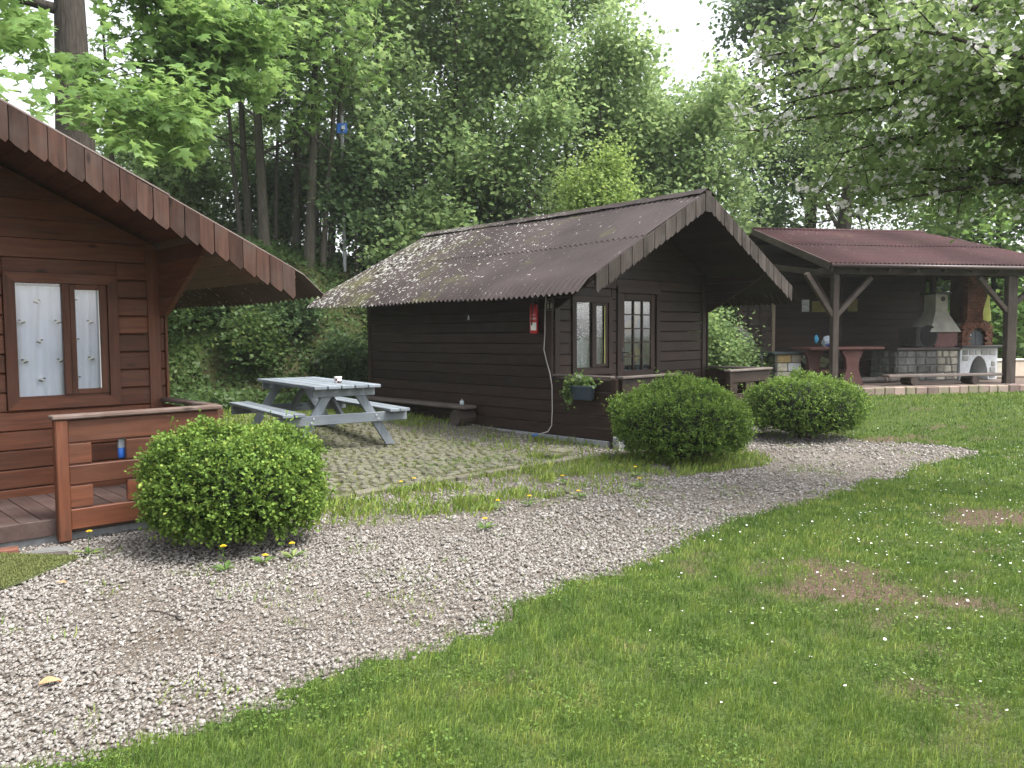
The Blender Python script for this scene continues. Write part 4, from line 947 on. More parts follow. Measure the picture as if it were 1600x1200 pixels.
for i in range(5):
    p = WS(1.35 + i * .16, .95 + .1 * (i % 2), .05); o = MB().tube([(-.22, 0, 0), (-.08, .01, .005), (.08, .0, 0), (.24, .015, .0)], [.05, .055, .05, .052], 9).build('firewood_log', M['grey_x'], None, loc=p, rot=(0, 0, SROT + .3 * math.sin(i * 2.1)))
    tag(o, ['grey split log nearest the red table on the shelter floor', 'second grey log from the red table', 'middle grey log of the row on the shelter floor', 'fourth grey log from the red table', 'grey log nearest the stone counter'][i], 'log', 'firewood on the shelter floor')

# stone counter with hooded fireplace
M['stone_dark'] = stonemat('grey_stone', (.085, .085, .08), (.2, .2, .185), True, None, 5)
M['stone_pale'] = stonemat('pale_stone', (.27, .25, .20), (.46, .43, .36), True, None, 5)
M['mortar'] = plain('white_mortar', (.52, .54, .56), .9, .12, sc_=14, bmp=.4)
M['mortar_dark'] = plain('grey_mortar', (.15, .15, .14), .9, .2, sc_=14, bmp=.4)
M['plaster'] = plain('sooty_plaster', (.36, .345, .31), .85, .3, sc_=3, bmp=.2)
def stones(par, x0, x1, y, z0, z1, m, nx, nz, axis='x', skip=None, prm=.022):
    rr = random.Random(int(x0 * 100) + 7)
    for j in range(nz):
        h0 = z0 + (z1 - z0) * j / nz; h1 = z0 + (z1 - z0) * (j + 1) / nz; off = rr.uniform(-.4, .4); cuts = [0.0] + sorted((i + off * .6 + rr.uniform(-.22, .22)) / nx for i in range(1, nx)) + [1.0]
        for a_, b_ in zip(cuts[:-1], cuts[1:]):
            p, q = x0 + (x1 - x0) * a_ + .012, x0 + (x1 - x0) * b_ - .012
            if q - p < .03: continue
            if skip and skip((p + q) / 2, (h0 + h1) / 2, (q - p) / 2): continue
            c = ((p + q) / 2, y, (h0 + h1) / 2); hx = (q - p) / 2; hz = (h1 - h0) / 2 - .011
            if axis == 'x': b = MB().obox(c, np.eye(3), (hx, prm + rr.uniform(0, .012), hz), .018)
            else: b = MB().obox((y, (p + q) / 2, c[2]), np.eye(3), (prm + rr.uniform(0, .012), hx, hz), .018)
            b.v = [(vx + rr.uniform(-.008, .008), vy, vz + rr.uniform(-.008, .008)) for vx, vy, vz in b.v]
            b.build('stone', m, par)
fp = thing('hooded_fireplace', 'white plastered barbecue fireplace with tapered hood on a grey stone base', 'fireplace', WS(0, 0, 0), SROT)
MB().box(2.30, 3.80, 1.24, 2.1, -.02, .66).build('base_core', M['mortar_dark'], fp)
stones(fp, 2.30, 3.26, 1.235, .0, .66, M['stone_dark'], 4, 4); stones(fp, 3.27, 3.80, 1.235, .0, .66, M['stone_pale'], 3, 4)
stones(fp, 1.24, 2.1, 2.295, .0, .66, M['stone_dark'], 4, 4, 'y')
MB().box(2.24, 3.84, 1.15, 2.12, .662, .715, .008).build('slab', plain('dark_slab', (.075, .055, .055), .6, .2), fp)
# firebox with round mouth turned to the left front, then hood and flue
MB().box(3.30, 3.86, 1.32, 1.95, .717, 1.05, .006).build('firebox', plain('oxide_paint', (.14, .06, .055), .7, .2), fp)
hd = MB(); b0 = [(3.14, 1.26), (3.90, 1.26), (3.90, 2.0), (3.14, 2.0)]; b1 = [(3.42, 1.48), (3.72, 1.48), (3.72, 1.85), (3.42, 1.85)]
vs = [(x, y, 1.052) for x, y in b0] + [(x, y, 1.50) for x, y in b1] + [(x + .0, y, 1.88) for x, y in b1]
hd.add(vs, [(3, 2, 1, 0)] + [(i, (i + 1) % 4, 4 + (i + 1) % 4, 4 + i) for i in range(4)] + [(4 + i, 4 + (i + 1) % 4, 8 + (i + 1) % 4, 8 + i) for i in range(4)] + [(8, 9, 10, 11)])
hd.build('hood', M['plaster'], fp)
MB().box(3.36, 3.78, 1.42, 1.91, 1.882, 1.93, .006).build('flue_cap', M['black'], fp)
MB().tube([(3.60, 1.47, 1.78), (3.60, 1.484, 1.78)], .055, 14).build('flue_hole', M['black'], fp)
n = 20; pts = [(3.12 + .20 * math.cos(2 * math.pi * k / n), 1.30, .97 + .23 * math.sin(2 * math.pi * k / n)) for k in range(n)]
MB().box(2.86, 3.30, 1.33, 1.95, .717, 1.16, .03).build('grill_bowl', plain('sooty_grey', (.075, .072, .068), .85, .25), fp)
MB().prism(pts, (0, .02, 0)).build('fire_mouth', plain('soot', (.012, .012, .012), .9), fp)
MB().prism([(3.12 + .25 * math.cos(2 * math.pi * k / n), 1.315, .96 + .25 * math.sin(2 * math.pi * k / n)) for k in range(n)], (0, .012, 0)).build('mouth_ring', plain('grey_ring', (.05, .046, .044), .8), fp)

# brick oven
ov = thing('brick_oven', 'red brick bread oven with black door over an arched white stone base', 'oven', WS(0, 0, 0), SROT)
def arc(cx, z0, r, hgt, n=14): return [(cx + r * math.cos(math.pi * k / n), z0 + hgt * math.sin(math.pi * k / n)) for k in range(n + 1)]
ax_, aw = 4.31, .24
op = arc(ax_, .02, aw, .50)
outer = [(3.84, 0), (3.84, .66), (4.78, .66), (4.78, 0)]
front = [(ax_ + aw, 0)] + op + [(ax_ - aw, 0)]
poly = [(3.84, 0)] + [(3.84, .70), (4.78, .70), (4.78, 0)] + front
MB().prism([(x, 1.20, z) for x, z in poly], (0, .75, 0)).build('base', M['mortar'], ov)
MB().box(3.9, 4.72, 1.88, 1.945, .01, .66).build('base_back', plain('dark_back', (.05, .045, .04), .9), ov)  # dark plate closing the arch at the back
stones(ov, 3.88, 4.74, 1.2, .03, .66, stonemat('oven_stone', (.22, .22, .20), (.40, .40, .38), True, None, 5), 5, 5, 'x', lambda x, z, h: abs(x - ax_) - h < aw + .02 and z < .58 - .3 * max(0, abs(x - ax_) - .1), .010)
MB().box(3.80, 4.86, 1.10, 2.05, .702, .75, .008).build('slab', plain('dark_slab_top', (.035, .032, .032), .6, .2), ov)
for (x, r, c) in ((4.18, .05, .62), (4.42, .06, .5), (4.3, .05, .4)):
    lump(r, (x, 1.5, .06), seed=int(x * 50)).build('ash_heap', plain('pale_ash', (.34, .33, .32), .95, .3), ov)
# brick shell: front with an arched opening, narrowing to the chimney
bw, bh = .115, .062; row = 0; z = .752
while z < 2.5:
    if z < 1.12: xa_, xb_ = 3.96, 4.74
    elif z < 1.30: t = (z - 1.12) / .18; xa_, xb_ = 3.96 + .10 * t, 4.74 - .16 * t
    else: xa_, xb_ = 4.07, 4.58
    x = xa_ - (bw / 2 if row % 2 else 0)
    while x < xb_:
        p, q = max(x, xa_), min(x + bw, xb_); cxm = (p + q) / 2
        hole = z < 1.13 and abs(cxm - 4.35) < .20 and (z - .75) < .22 + math.sqrt(max(0, .04 - (cxm - 4.35) ** 2)) * .75
        if q - p > .025 and not hole:
            MB().box(p + .003, q - .004, 1.30 + random.uniform(-.006, .004), 1.42, z + .003, z + bh - .004, .004).build('brick', M['brick'], ov)
        x += bw
    z += bh; row += 1
MB().box(3.97, 4.73, 1.425, 2.0, .752, 1.24).build('shell', M['mortar_dark'], ov); MB().box(4.08, 4.57, 1.425, 1.85, 1.242, 2.5).build('chimney', stonemat('sooty_brick', (.05, .028, .022), (.09, .046, .036)), ov)  # chimney body in a darker brick tone than the facing
for k in range(9):
    t0 = math.pi * (k + .04) / 9; t1 = math.pi * (k + .96) / 9; f_ = lambda r, t: (4.35 + r * math.cos(t), 1.285, .97 + r * .85 * math.sin(t))
    MB().prism([f_(.20, t0), f_(.285, t0), f_(.285, t1), f_(.20, t1)], (0, .05, 0)).build('arch_brick', M['brick'], ov)
MB().prism([(4.35 + .185, 1.36, .752)] + [(4.35 + .185 * math.cos(math.pi * k / 12), 1.36, .95 + .12 * math.sin(math.pi * k / 12)) for k in range(13)] + [(4.35 - .185, 1.36, .752)], (0, .03, 0)).build('oven_door', plain('slate_door', (.035, .045, .055), .45, .15), ov)
MB().box(4.345, 4.352, 1.352, 1.362, .76, 1.06).build('door_seam', M['black'], ov)
MB().tube([(4.22, 1.352, .98), (4.22, 1.362, .98)], .016, 10).build('dial', M['white'], ov)
tw = thing('yellow_towel', 'pale yellow towel hanging from the shelter beam beside the oven chimney', 'towel', WS(4.46, 1.15, 1.27), SROT)
P = []
for j in range(9):
    t = j / 8; wd = .012 + .085 * min(1, max(0, (t - .12) * 1.6)); P.append([(wd * (i / 7 - .5) * 2 + .012 * math.sin(j), .028 * math.sin(i * 1.9 + t) * min(1, t * 1.5), .72 - .72 * t + (.07 * abs(i / 7 - .5) if j > 6 else 0)) for i in range(8)])
MB().sheet(P, (0, .004, 0)).build('cloth', M['yellow'], tw, True)
MB().tube([(0, 0, .71), (0, 0, 1.08)], .005, 5).build('string', M['yellow'], tw)
dc = MB().sheet([[(.05 * (i / 5 - .5) * 2, .02 * math.sin(i * 2.2), -.45 * j / 5) for i in range(6)] for j in range(6)], (0, .004, 0)).build('dark_cloth', plain('navy_cloth', (.02, .025, .04), .9), None, loc=WS(4.62, 1.2, 2.3), rot=(0, 0, SROT)); tag(dc, 'dark navy cloth hanging right of the yellow towel', 'cloth')
for (x, y, lab, col) in ((5.15, 1.75, 'pale beige water tank beside the brick oven', (.52, .48, .40)), (5.85, 1.9, 'off-white rounded tank beyond the right shelter posts', (.60, .50, .40))):
    t = thing('water_tank', lab, 'tank', WS(x, y, -.02), SROT, 'tanks behind the shelter')
    MB().box(-.30, .30, -.25, .25, 0, .40, .05).build('tank_body', plain('tank_plastic', col, .6, .08), t)
    MB().box(-.32, .32, -.27, .27, .402, .44, .015).build('lid', plain('tank_lid', (.62, .61, .58), .6, .08), t)

# stone pillar with slab, leaning slab, lath panel left of the shelter
pi_ = thing('stone_pillar', 'squat stone pillar with dark slab top left of the red table', 'pillar', WS(-.44, 1.15, -.1), SROT)
MB().box(-.27, .27, -.25, .25, -.1, .72).build('core', M['mortar_dark'], pi_)
M['ochre'] = stonemat('ochre_stone', (.30, .22, .10), (.44, .33, .17), False)
for j in range(4):
    for i in range(2):
        s0 = -.27 + (.27 if i else 0) + (.05 if j % 2 else -.03) * (1 if i else 0); s1 = (.0 + (.05 if j % 2 else -.03)) if i == 0 else .27
        s0, s1 = (s0, s1) if i == 0 else (.0 + (.05 if j % 2 else -.03), .27)
        MB().box(s0 + .008, s1 - .008, -.285, -.24, j * .18 + .008, (j + 1) * .18 - .008, .016).build('stone', M['ochre'] if (j == 3 and i == 0) else M['stone_pale'] if (i + j) % 3 else M['mortar'], pi_)
        MB().box(-.305, -.262, s0 + .008, s1 - .008, j * .18 + .008, (j + 1) * .18 - .008, .016).build('stone', M['stone_dark'], pi_)
MB().box(-.40, .32, -.36, .32, .722, .765, .008).build('slab', plain('wet_slate', (.055, .07, .08), .25, .2), pi_)
lean = lump(1, (0, 0, 0), 12, 8, 9, (.16, .10, .62)).build('leaning_stone', stonemat('lichen_rock', (.13, .13, .115), (.26, .26, .23), False, (.10, .12, .05), 3), None, loc=WS(-.75, 1.9, .72), rot=(0, math.radians(-38), SROT)); tag(lean, 'long grey stone leaning among greenery right of the dark cabin', 'stone')
st2 = lump(1, (0, 0, 0), 12, 8, 12, (.30, .2, .14)).build('boulder', stonemat('counter_rock', (.15, .16, .13), (.26, .27, .22), False, (.10, .12, .05), 3), None, loc=WS(.42, 1.35, .45), rot=(0, .1, SROT)); tag(st2, 'flat grey rock behind the squat stone pillar', 'rock')
lp = thing('lath_panel', 'woven wooden lath fence panel with pale post right of the dark cabin', 'fence panel', WS(-.62, 2.85, .40), SROT)
for i in range(9): MB().box(0, .86, -.02 + .012 * (i % 2), -.005 + .012 * (i % 2), .06 + i * .155, .06 + i * .155 + .142, .004).build('lath', M['post_x'], lp)
for x in (.28, .58): MB().box(x - .02, x + .02, -.036, -.022, .05, 1.45).build('upright', M['post_z'], lp)
MB().box(.86, .93, -.045, .03, 0, 1.50, .006).build('pale_post', wood('pale_post_wood', (.17, .13, .095), (.30, .24, .18), 'z', .8), lp)
MB().box(-.0, .86, -.03, .02, 1.46, 1.50, .004).build('top_rail', M['post_x'], lp)
sgn = thing('blue_sign', 'bright blue sign with white mark seen high between the trunks', 'sign', (-3.84, 19.0, gz(-3.84, 19.0)))
MB().tube([(0, .03, 0), (0, .03, 6.5 - gz(-3.84, 19.0))], .04, 8).build('pole', M['concrete'], sgn)
zz = 6.1 - gz(-3.84, 19.0); MB().box(-.11, .12, -.02, .0, zz, zz + .22).build('panel', M['blueplastic'], sgn)
MB().box(.00, .05, -.026, -.022, zz + .04, zz + .14).box(.06, .08, -.026, -.022, zz + .08, zz + .18).box(0, .08, -.026, -.022, zz + .14, zz + .165).build('mark', M['white'], sgn)

# ------------------------------------------------------------------ clipped bushes
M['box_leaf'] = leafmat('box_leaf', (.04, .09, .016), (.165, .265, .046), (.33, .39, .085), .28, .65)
M['core'] = plain('bush_dark_core', (.012, .018, .006), .95, .3)  # near-black colour stands in for the shade inside the bushes
M['twigwood'] = plain('twig_bark', (.07, .05, .035), .9, .2)
def bush(label, x, y, rx, ry, rz, seed, n=2600, k=15, gold=.0, yaw=0.0):
    rng = np.random.default_rng(seed); g0 = gz(x, y); t = thing('clipped_bush', label, 'bush', (x, y, g0), yaw)
    i = np.arange(n) + .5; ph = i * 2.39996; ct = 1 - 1.72 * i / n; st = np.sqrt(np.clip(1 - ct * ct, 0, 1))
    N = np.stack([st * np.cos(ph), st * np.sin(ph), ct], 1) + rng.normal(0, .03, (n, 3))
    lump_ = 1 + .36 * (fbm(N[:, 0] * 2 + N[:, 2], N[:, 1] * 2 + N[:, 2] * 1.3, seed, .8) - .5) + .07 * (vnoise(N[:, 0] * 9, N[:, 1] * 9 + N[:, 2] * 7, seed + 5, 1) - .5)
    low = np.where(N[:, 2] < 0, 1 + .0 * N[:, 2], 1.0)
    sq = np.sign(N[:, 2]) * np.abs(N[:, 2]) ** .86
    C0 = np.stack([N[:, 0] * rx * low, N[:, 1] * ry * low, rz * .98 + sq * rz], 1) * 1.0
    C0[:, :2] *= lump_[:, None]; C0[:, 2] = np.maximum(.03, C0[:, 2] * (1 + (lump_ - 1) * .8))
    out = N * np.array([1 / rx, 1 / ry, 1 / rz]); out /= np.linalg.norm(out, axis=1, keepdims=True)
    L = .07 + .09 * rng.random(n) ** 1.5; base = C0 - out * L[:, None] * .7
    L = np.where(rng.random(n) < .05, L * 1.7, L); dirs = out + np.array([0, 0, .55]) + rng.normal(0, .35, (n, 3)); dirs /= np.linalg.norm(dirs, axis=1, keepdims=True)
    s = (np.arange(k) + .5) / k
    P = base[:, None] + dirs[:, None] * (L[:, None] * s[None])[..., None] + rng.normal(0, .010, (n, k, 3))
    D = dirs[:, None] * .6 + rng.normal(0, .75, (n, k, 3)); ok = P[..., 2].ravel() > .01
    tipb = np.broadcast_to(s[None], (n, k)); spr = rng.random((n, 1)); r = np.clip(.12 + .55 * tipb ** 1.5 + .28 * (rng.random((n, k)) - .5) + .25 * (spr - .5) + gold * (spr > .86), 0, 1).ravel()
    P = P.reshape(-1, 3)[ok]; D = D.reshape(-1, 3)[ok]; r = r[ok]
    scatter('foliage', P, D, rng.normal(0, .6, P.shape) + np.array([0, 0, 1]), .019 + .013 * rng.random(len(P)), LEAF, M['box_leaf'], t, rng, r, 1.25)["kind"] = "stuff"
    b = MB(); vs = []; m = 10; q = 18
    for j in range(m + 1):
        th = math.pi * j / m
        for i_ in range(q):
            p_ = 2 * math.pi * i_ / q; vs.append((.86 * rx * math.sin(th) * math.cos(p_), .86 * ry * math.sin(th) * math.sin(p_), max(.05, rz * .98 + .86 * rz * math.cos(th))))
    b.add(vs, [(j * q + i_, (j + 1) * q + i_, (j + 1) * q + (i_ + 1) % q, j * q + (i_ + 1) % q) for j in range(m) for i_ in range(q)]).build('inner_growth', M['core'], t, True)  # dark solid added to block the view through the leaves
    st_ = MB()
    for j in range(7):
        a = j * .9; st_.tube([(.05 * math.cos(a), .05 * math.sin(a), -.02), (.2 * math.cos(a), .2 * math.sin(a), .2)], [.015, .008], 5)
    st_.build('stems', M['twigwood'], t)
bush('large round yellow-green bush in front of the red-brown cabin railing', -2.01, 5.90, .635, .62, .425, 21, 2900, 15, .14)
bush('round bright green bush hiding the dark cabin porch rail', 1.99, 9.55, .765, .72, .465, 22, 2700, 15, .0)
bush('darker round bush right of the dark cabin entry', 4.17, 11.6, .80, .75, .455, 23, 2300, 14, .0)

# ------------------------------------------------------------------ trees
def grow(rng, base, H, r0, lean=(0, 0), t0=.3, nl=12, L=2.5, up=.45, sub=6, bend=.0, zmax=None, azr=None, tipn=3, wob=.25):
    n = 10; ts = np.linspace(0, 1, n); w = np.cumsum(rng.normal(0, wob / n ** .5 * .5, (n, 2)), 0) * (H / 8)
    tp = np.stack([base[0] + lean[0] * ts * H + w[:, 0] * ts, base[1] + lean[1] * ts * H + w[:, 1] * ts, base[2] - .15 + H * ts], 1)
    tr = r0 * (1 - .8 * ts ** .9); tr[0] *= 1.25
    segs = [(tp, tr, 9)]; tips = []; tdir = []
    for i in range(nl):
        t = t0 + (1 - t0) * ((i + rng.random()) / nl); j = min(int(t * (n - 1)), n - 2); f = t * (n - 1) - j; p = tp[j] * (1 - f) + tp[j + 1] * f
        az = rng.random() * 6.283 if azr is None else azr[0] + (azr[1] - azr[0]) * rng.random()
        ll = L * (1 - .55 * (t - t0) / (1 - t0)) * rng.uniform(.65, 1.2); el = up + .5 * (t - t0) + rng.normal(0, .15)
        d = np.array([math.cos(az) * math.cos(el), math.sin(az) * math.cos(el), math.sin(el)]); q = [p]; m = 6; rr = r0 * (1 - .8 * t ** .9) * .42
        for k in range(m): d = d + np.array([0, 0, bend]) / m + rng.normal(0, .10, 3); d /= np.linalg.norm(d); q.append(q[-1] + d * ll / m)
        q = np.array(q); segs.append((q, rr * np.linspace(1, .22, m + 1), 5))
        for s in range(sub):
            u_ = .25 + .75 * (s + rng.random()) / sub; a = min(int(u_ * m), m - 1); f = u_ * m - a; o = q[a] * (1 - f) + q[a + 1] * f
            d2 = (q[a + 1] - q[a]); d2 /= np.linalg.norm(d2); d2 = d2 * .6 + rng.normal(0, .6, 3) + np.array([0, 0, .1 + bend * .5]); d2 /= np.linalg.norm(d2); l2 = ll * .38 * rng.uniform(.6, 1.2)
            e = o + d2 * l2 * .5 + rng.normal(0, .03, 3); e2 = o + d2 * l2 + np.array([0, 0, bend * l2 * .35])
            segs.append((np.array([o, e, e2]), np.array([rr * .35, rr * .25, rr * .1]) + .002, 4))
            for k in range(tipn): v_ = (k + 1) / tipn; tips.append(o * (1 - v_) + e2 * v_); tdir.append(d2)
        tips.append(q[-1]); tdir.append(d)
    return segs, np.array(tips), np.array(tdir)
def tree(name, label, base, H, r0, leafm, barkm, seed, k=60, sig=.28, size=.07, tmpl=LEAF, group=None, droop=.25, cat='tree', flat=1.0, keep=None, width=1.0, rbias=0.0, vis=None, rnd=.7, upn=.55, prune=False, **kw):
    rng = np.random.default_rng(seed); base = np.array([base[0], base[1], gz(base[0], base[1])]); t = thing(name, label, cat, base, 0, group)
    segs, tips, td = grow(rng, base, H, r0, **kw)
    b = MB()
    for ii, (q, r, n) in enumerate(segs):
        if prune and ii:
            w = keep(q); j = int(np.argmax(~w)) if (~w).any() else len(q)
            if j < 2: continue
            q, r = q[:j], r[:j]
        b.tube(q - base, r, n, False)
    b.build('trunk', barkm, t, True)
    if vis is not None:
        dd = tips - EYE; px = 800 + 1280 * dd[:, 0] / dd[:, 1]; py = 522 - 1280 * dd[:, 2] / dd[:, 1]; w = vis(px, py); tips = tips[w]; td = td[w]
    m = len(tips); P = np.repeat(tips, k, 0) + rng.normal(0, sig, (m * k, 3)) * np.array([1, 1, flat]); D = np.repeat(td, k, 0) * .5 + rng.normal(0, rnd, (m * k, 3)) * np.array([1, 1, .7]); D[:, 2] -= droop
    upv = rng.normal(0, upn, P.shape) + np.array([0, 0, 1]); cl = np.repeat(rng.random(m), k)
    if keep is not None: w = keep(P); P, D, upv, cl = P[w], D[w], upv[w], cl[w]
    r = np.clip(.45 * cl + .55 * rng.random(len(P)) + rbias, 0, 1)
    o = scatter('crown', P - base, D, upv, size * (.65 + .6 * rng.random(len(P))), tmpl, leafm, t, rng, r, width); tag(o, kind='stuff'); return t, len(P) * len(tmpl[1])
M['bark_grey'] = bark('grey_bark', (.04, .036, .029), (.095, .086, .068), 1, (.055, .065, .03))
M['bark_dark'] = bark('dark_bark', (.028, .024, .02), (.075, .065, .055), 1)
M['maple_leaf'] = leafmat('maple_leaf', (.09, .17, .045), (.18, .30, .085), (.27, .38, .12), .45)
M['wood_leaf'] = leafmat('wood_leaf', (.10, .17, .065), (.20, .295, .115), (.31, .39, .16), .55)
M['veiled_leaf'] = leafmat('veiled_leaf', (.13, .21, .09), (.25, .35, .145), (.36, .44, .19), .5)  # paler tone puts the veil over the far trees into the colour
M['dark_leaf'] = leafmat('dark_leaf', (.05, .095, .04), (.105, .175, .07), (.18, .25, .095), .46)
M['lime_leaf'] = leafmat('lime_leaf', (.12, .20, .05), (.24, .34, .095), (.34, .42, .14), .48)
M['apple_leaf'] = leafmat('apple_leaf', (.10, .17, .06), (.20, .285, .11), (.33, .41, .18), .52)
M['ivy_leaf'] = leafmat('ivy_leaf', (.03, .062, .018), (.08, .135, .038), (.16, .19, .05), .35)
TR = 0
def add(r):
    global TR; TR += r[1]; return r[0]
def at(px, D): return ((px - 800) / 1280 * D, D)
# thick old trunk at the far left
add(tree('old_tree', 'thick dark trunk of an old tree behind the red-brown cabin roof', at(132, 15.2), 11, .42, M['maple_leaf'], M['bark_dark'], 41, k=26, sig=.4, size=.16, tmpl=LITE, t0=.42, nl=11, L=3.6, up=.15, sub=6, wob=.03, vis=lambda x, y: (x > -300) & (x < 700) & (y > -250)))
# near maple whose layered leaves hang over the cabin roof
def near_keep(P):
    d = P - EYE; px = 800 + 1280 * d[:, 0] / d[:, 1]; py = 522 - 1280 * d[:, 2] / d[:, 1]
    lowb = np.interp(px, [-150, 0, 120, 200, 260, 330, 345, 480, 520], [120, 150, 190, 235, 255, 250, 170, 150, 60]) + 10 * np.sin(px * .11)
    return (d[:, 1] > 7.8) & (px > -150) & (py > -120) & (px < 520) & (py < lowb) & ~((px > 98) & (px < 172) & (py < 88)) & ~((px > 60) & (px < 100) & (py < 30))
add(tree('young_maple', 'young maple with broad pale green leaves hanging over the red-brown cabin roof', (-6.0, 12.6), 6.2, .08, M['maple_leaf'], M['bark_grey'], 43, k=17, sig=.25, size=.155, prune=True, rnd=.5, upn=.28, tmpl=MAPLE, t0=.22, nl=30, L=4.0, up=.05, sub=9, bend=-.15, flat=.35, azr=(-2.6, .8), keep=near_keep, droop=.45, width=1.1))
# group of slender stems on the bank
stems = [(384, 18.9, .055, (-.07, 0), 'leaning slender'), (396, 19.2, .095, (-.03, .0), 'straight grey'), (418, 18.6, .125, (-.005, .01), 'thick pale'), (436, 19.6, .05, (.02, 0), 'thin'), (468, 19.8, .10, (.02, .01), 'dark straight'), (486, 18.7, .115, (.065, 0), 'stout grey'), (498, 19.9, .05, (.04, 0), 'thin upright'), (507, 18.8, .07, (.085, .0), 'grey right-leaning'), (519, 19.3, .09, (.06, .01), 'rightmost stout')]
labs = ['slender stem leaning left, leftmost of the maple clump on the bank', 'straight grey stem second from the left in the maple clump', 'thick pale stem third from the left in the maple clump', 'thin stem right of the thick pale one in the maple clump', 'dark straight stem in the middle of the maple clump', 'stout grey stem right of the middle in the maple clump', 'thin upright stem third from the right in the maple clump', 'grey stem leaning right, second from the right in the clump', 'stout rightmost stem of the maple clump on the bank']
def stem_keep(P):
    d = P - EYE; px = 800 + 1280 * d[:, 0] / d[:, 1]; py = 522 - 1280 * d[:, 2] / d[:, 1]
    return ((py < 185 + 50 * np.sin(px * .03)) | (px < 350) | (px > 560)) & ~((abs(px - 541) < 24) & (abs(py - 206) < 20))
for i, (px, D, r, ln, _) in enumerate(stems):
    x, y = at(px, D)
    add(tree('maple_stem', labs[i], (x, y), 9.5, r, M['maple_leaf' if i % 2 else 'wood_leaf'], M['bark_grey'], 60 + i, k=13, sig=.34, size=.165, rnd=.5, upn=.35, tmpl=LITE, keep=stem_keep, group='stems of the maple clump', lean=ln, t0=.20, nl=11, L=2.5, up=.35, sub=5, wob=.30, droop=.35, vis=lambda x_, y_: (y_ > -200) & (x_ < 1000)))
# trees of the wood behind the dark cabin
mids = [(600, 22.5, 10.5, .11, 'wood_leaf', 'maple spreading to the right of the stem clump'), (655, 25, 11, .12, 'wood_leaf', 'tall thin tree behind the left end of the dark cabin roof'), (715, 21.5, 10, .10, 'wood_leaf', 'slim tree above the left part of the dark cabin ridge'), (775, 24, 11, .12, 'veiled_leaf', 'pale hazy tree above the middle of the dark cabin ridge'), (835, 21, 9.5, .10, 'wood_leaf', 'slim leaning tree right of the hazy one over the ridge'), (885, 24.5, 10.5, .12, 'veiled_leaf', 'tall pale tree left of the gap of open sky'), (940, 21.5, 8.2, .10, 'veiled_leaf', 'pale leafy tree directly left of the bright sky gap'), (1015, 23, 7.0, .09, 'veiled_leaf', 'low pale tree under the bright sky gap'), (1085, 21.5, 6.8, .10, 'veiled_leaf', 'rounded pale tree behind the dark cabin gable')]
for i, (px, D, H, r, lm, lab) in enumerate(mids):
    add(tree('woodland_tree', lab, at(px, D), H, r, M[lm], M['bark_grey'], 80 + i, k=48, sig=.34, size=.13, group='trees of the wood behind the dark cabin', t0=.12, nl=19, L=2.7, up=.45, sub=7, wob=.25, droop=.1, width=1.2, vis=lambda x_, y_: (y_ > -160) & ~((x_ > 985) & (x_ < 1105) & (y_ < 70 + .4 * abs(x_ - 1045)))))
add(tree('fresh_green_tree', 'yellow-green small-leaved tree between the dark cabin and the shelter', W(5.6, 5.6)[:2], 4.6, .09, M['lime_leaf'], M['bark_grey'], 95, k=52, sig=.26, size=.075, t0=.15, nl=20, L=2.0, up=.5, sub=7, width=1.3))
add(tree('fresh_green_tree', 'yellow-green tree whose twigs reach over the left end of the shelter roof', W(5.0, 3.2)[:2], 3.5, .06, M['lime_leaf'], M['bark_grey'], 96, k=50, sig=.18, size=.055, t0=.25, nl=15, L=1.35, up=.3, sub=6, width=1.3))
add(tree('dark_chestnut', 'tall dark green tree at the top right behind the apple blossom', at(1265, 29), 14, .3, M['dark_leaf'], M['bark_dark'], 97, k=60, sig=.42, size=.19, t0=.30, nl=22, L=4.8, up=.3, sub=8, width=1.2, vis=lambda x, y: (y > -250) & (x < 1750)))
add(tree('old_tree', 'thick dark leaning trunk above the maroon shelter roof', at(1292, 23.5), 9, .34, M['wood_leaf'], M['bark_dark'], 98, k=50, sig=.4, size=.10, lean=(.10, 0), t0=.45, nl=12, L=3.2, up=.3, sub=6, wob=.05, vis=lambda x, y: (y > -150) & (x < 1750)))
add(tree('bright_maple', 'bright green maple behind the right end of the shelter roof', at(1560, 22), 6.5, .14, M['maple_leaf'], M['bark_grey'], 99, k=19, sig=.36, size=.19, upn=.35, tmpl=LITE, t0=.06, nl=24, L=3.0, up=.25, sub=7, droop=.4, vis=lambda x, y: x < 1800))
add(tree('bright_maple', 'green maple behind the middle of the shelter roof', at(1450, 25), 7.5, .14, M['wood_leaf'], M['bark_grey'], 100, k=32, sig=.38, size=.14, t0=.06, nl=22, L=3.0, up=.3, sub=7, droop=.3))
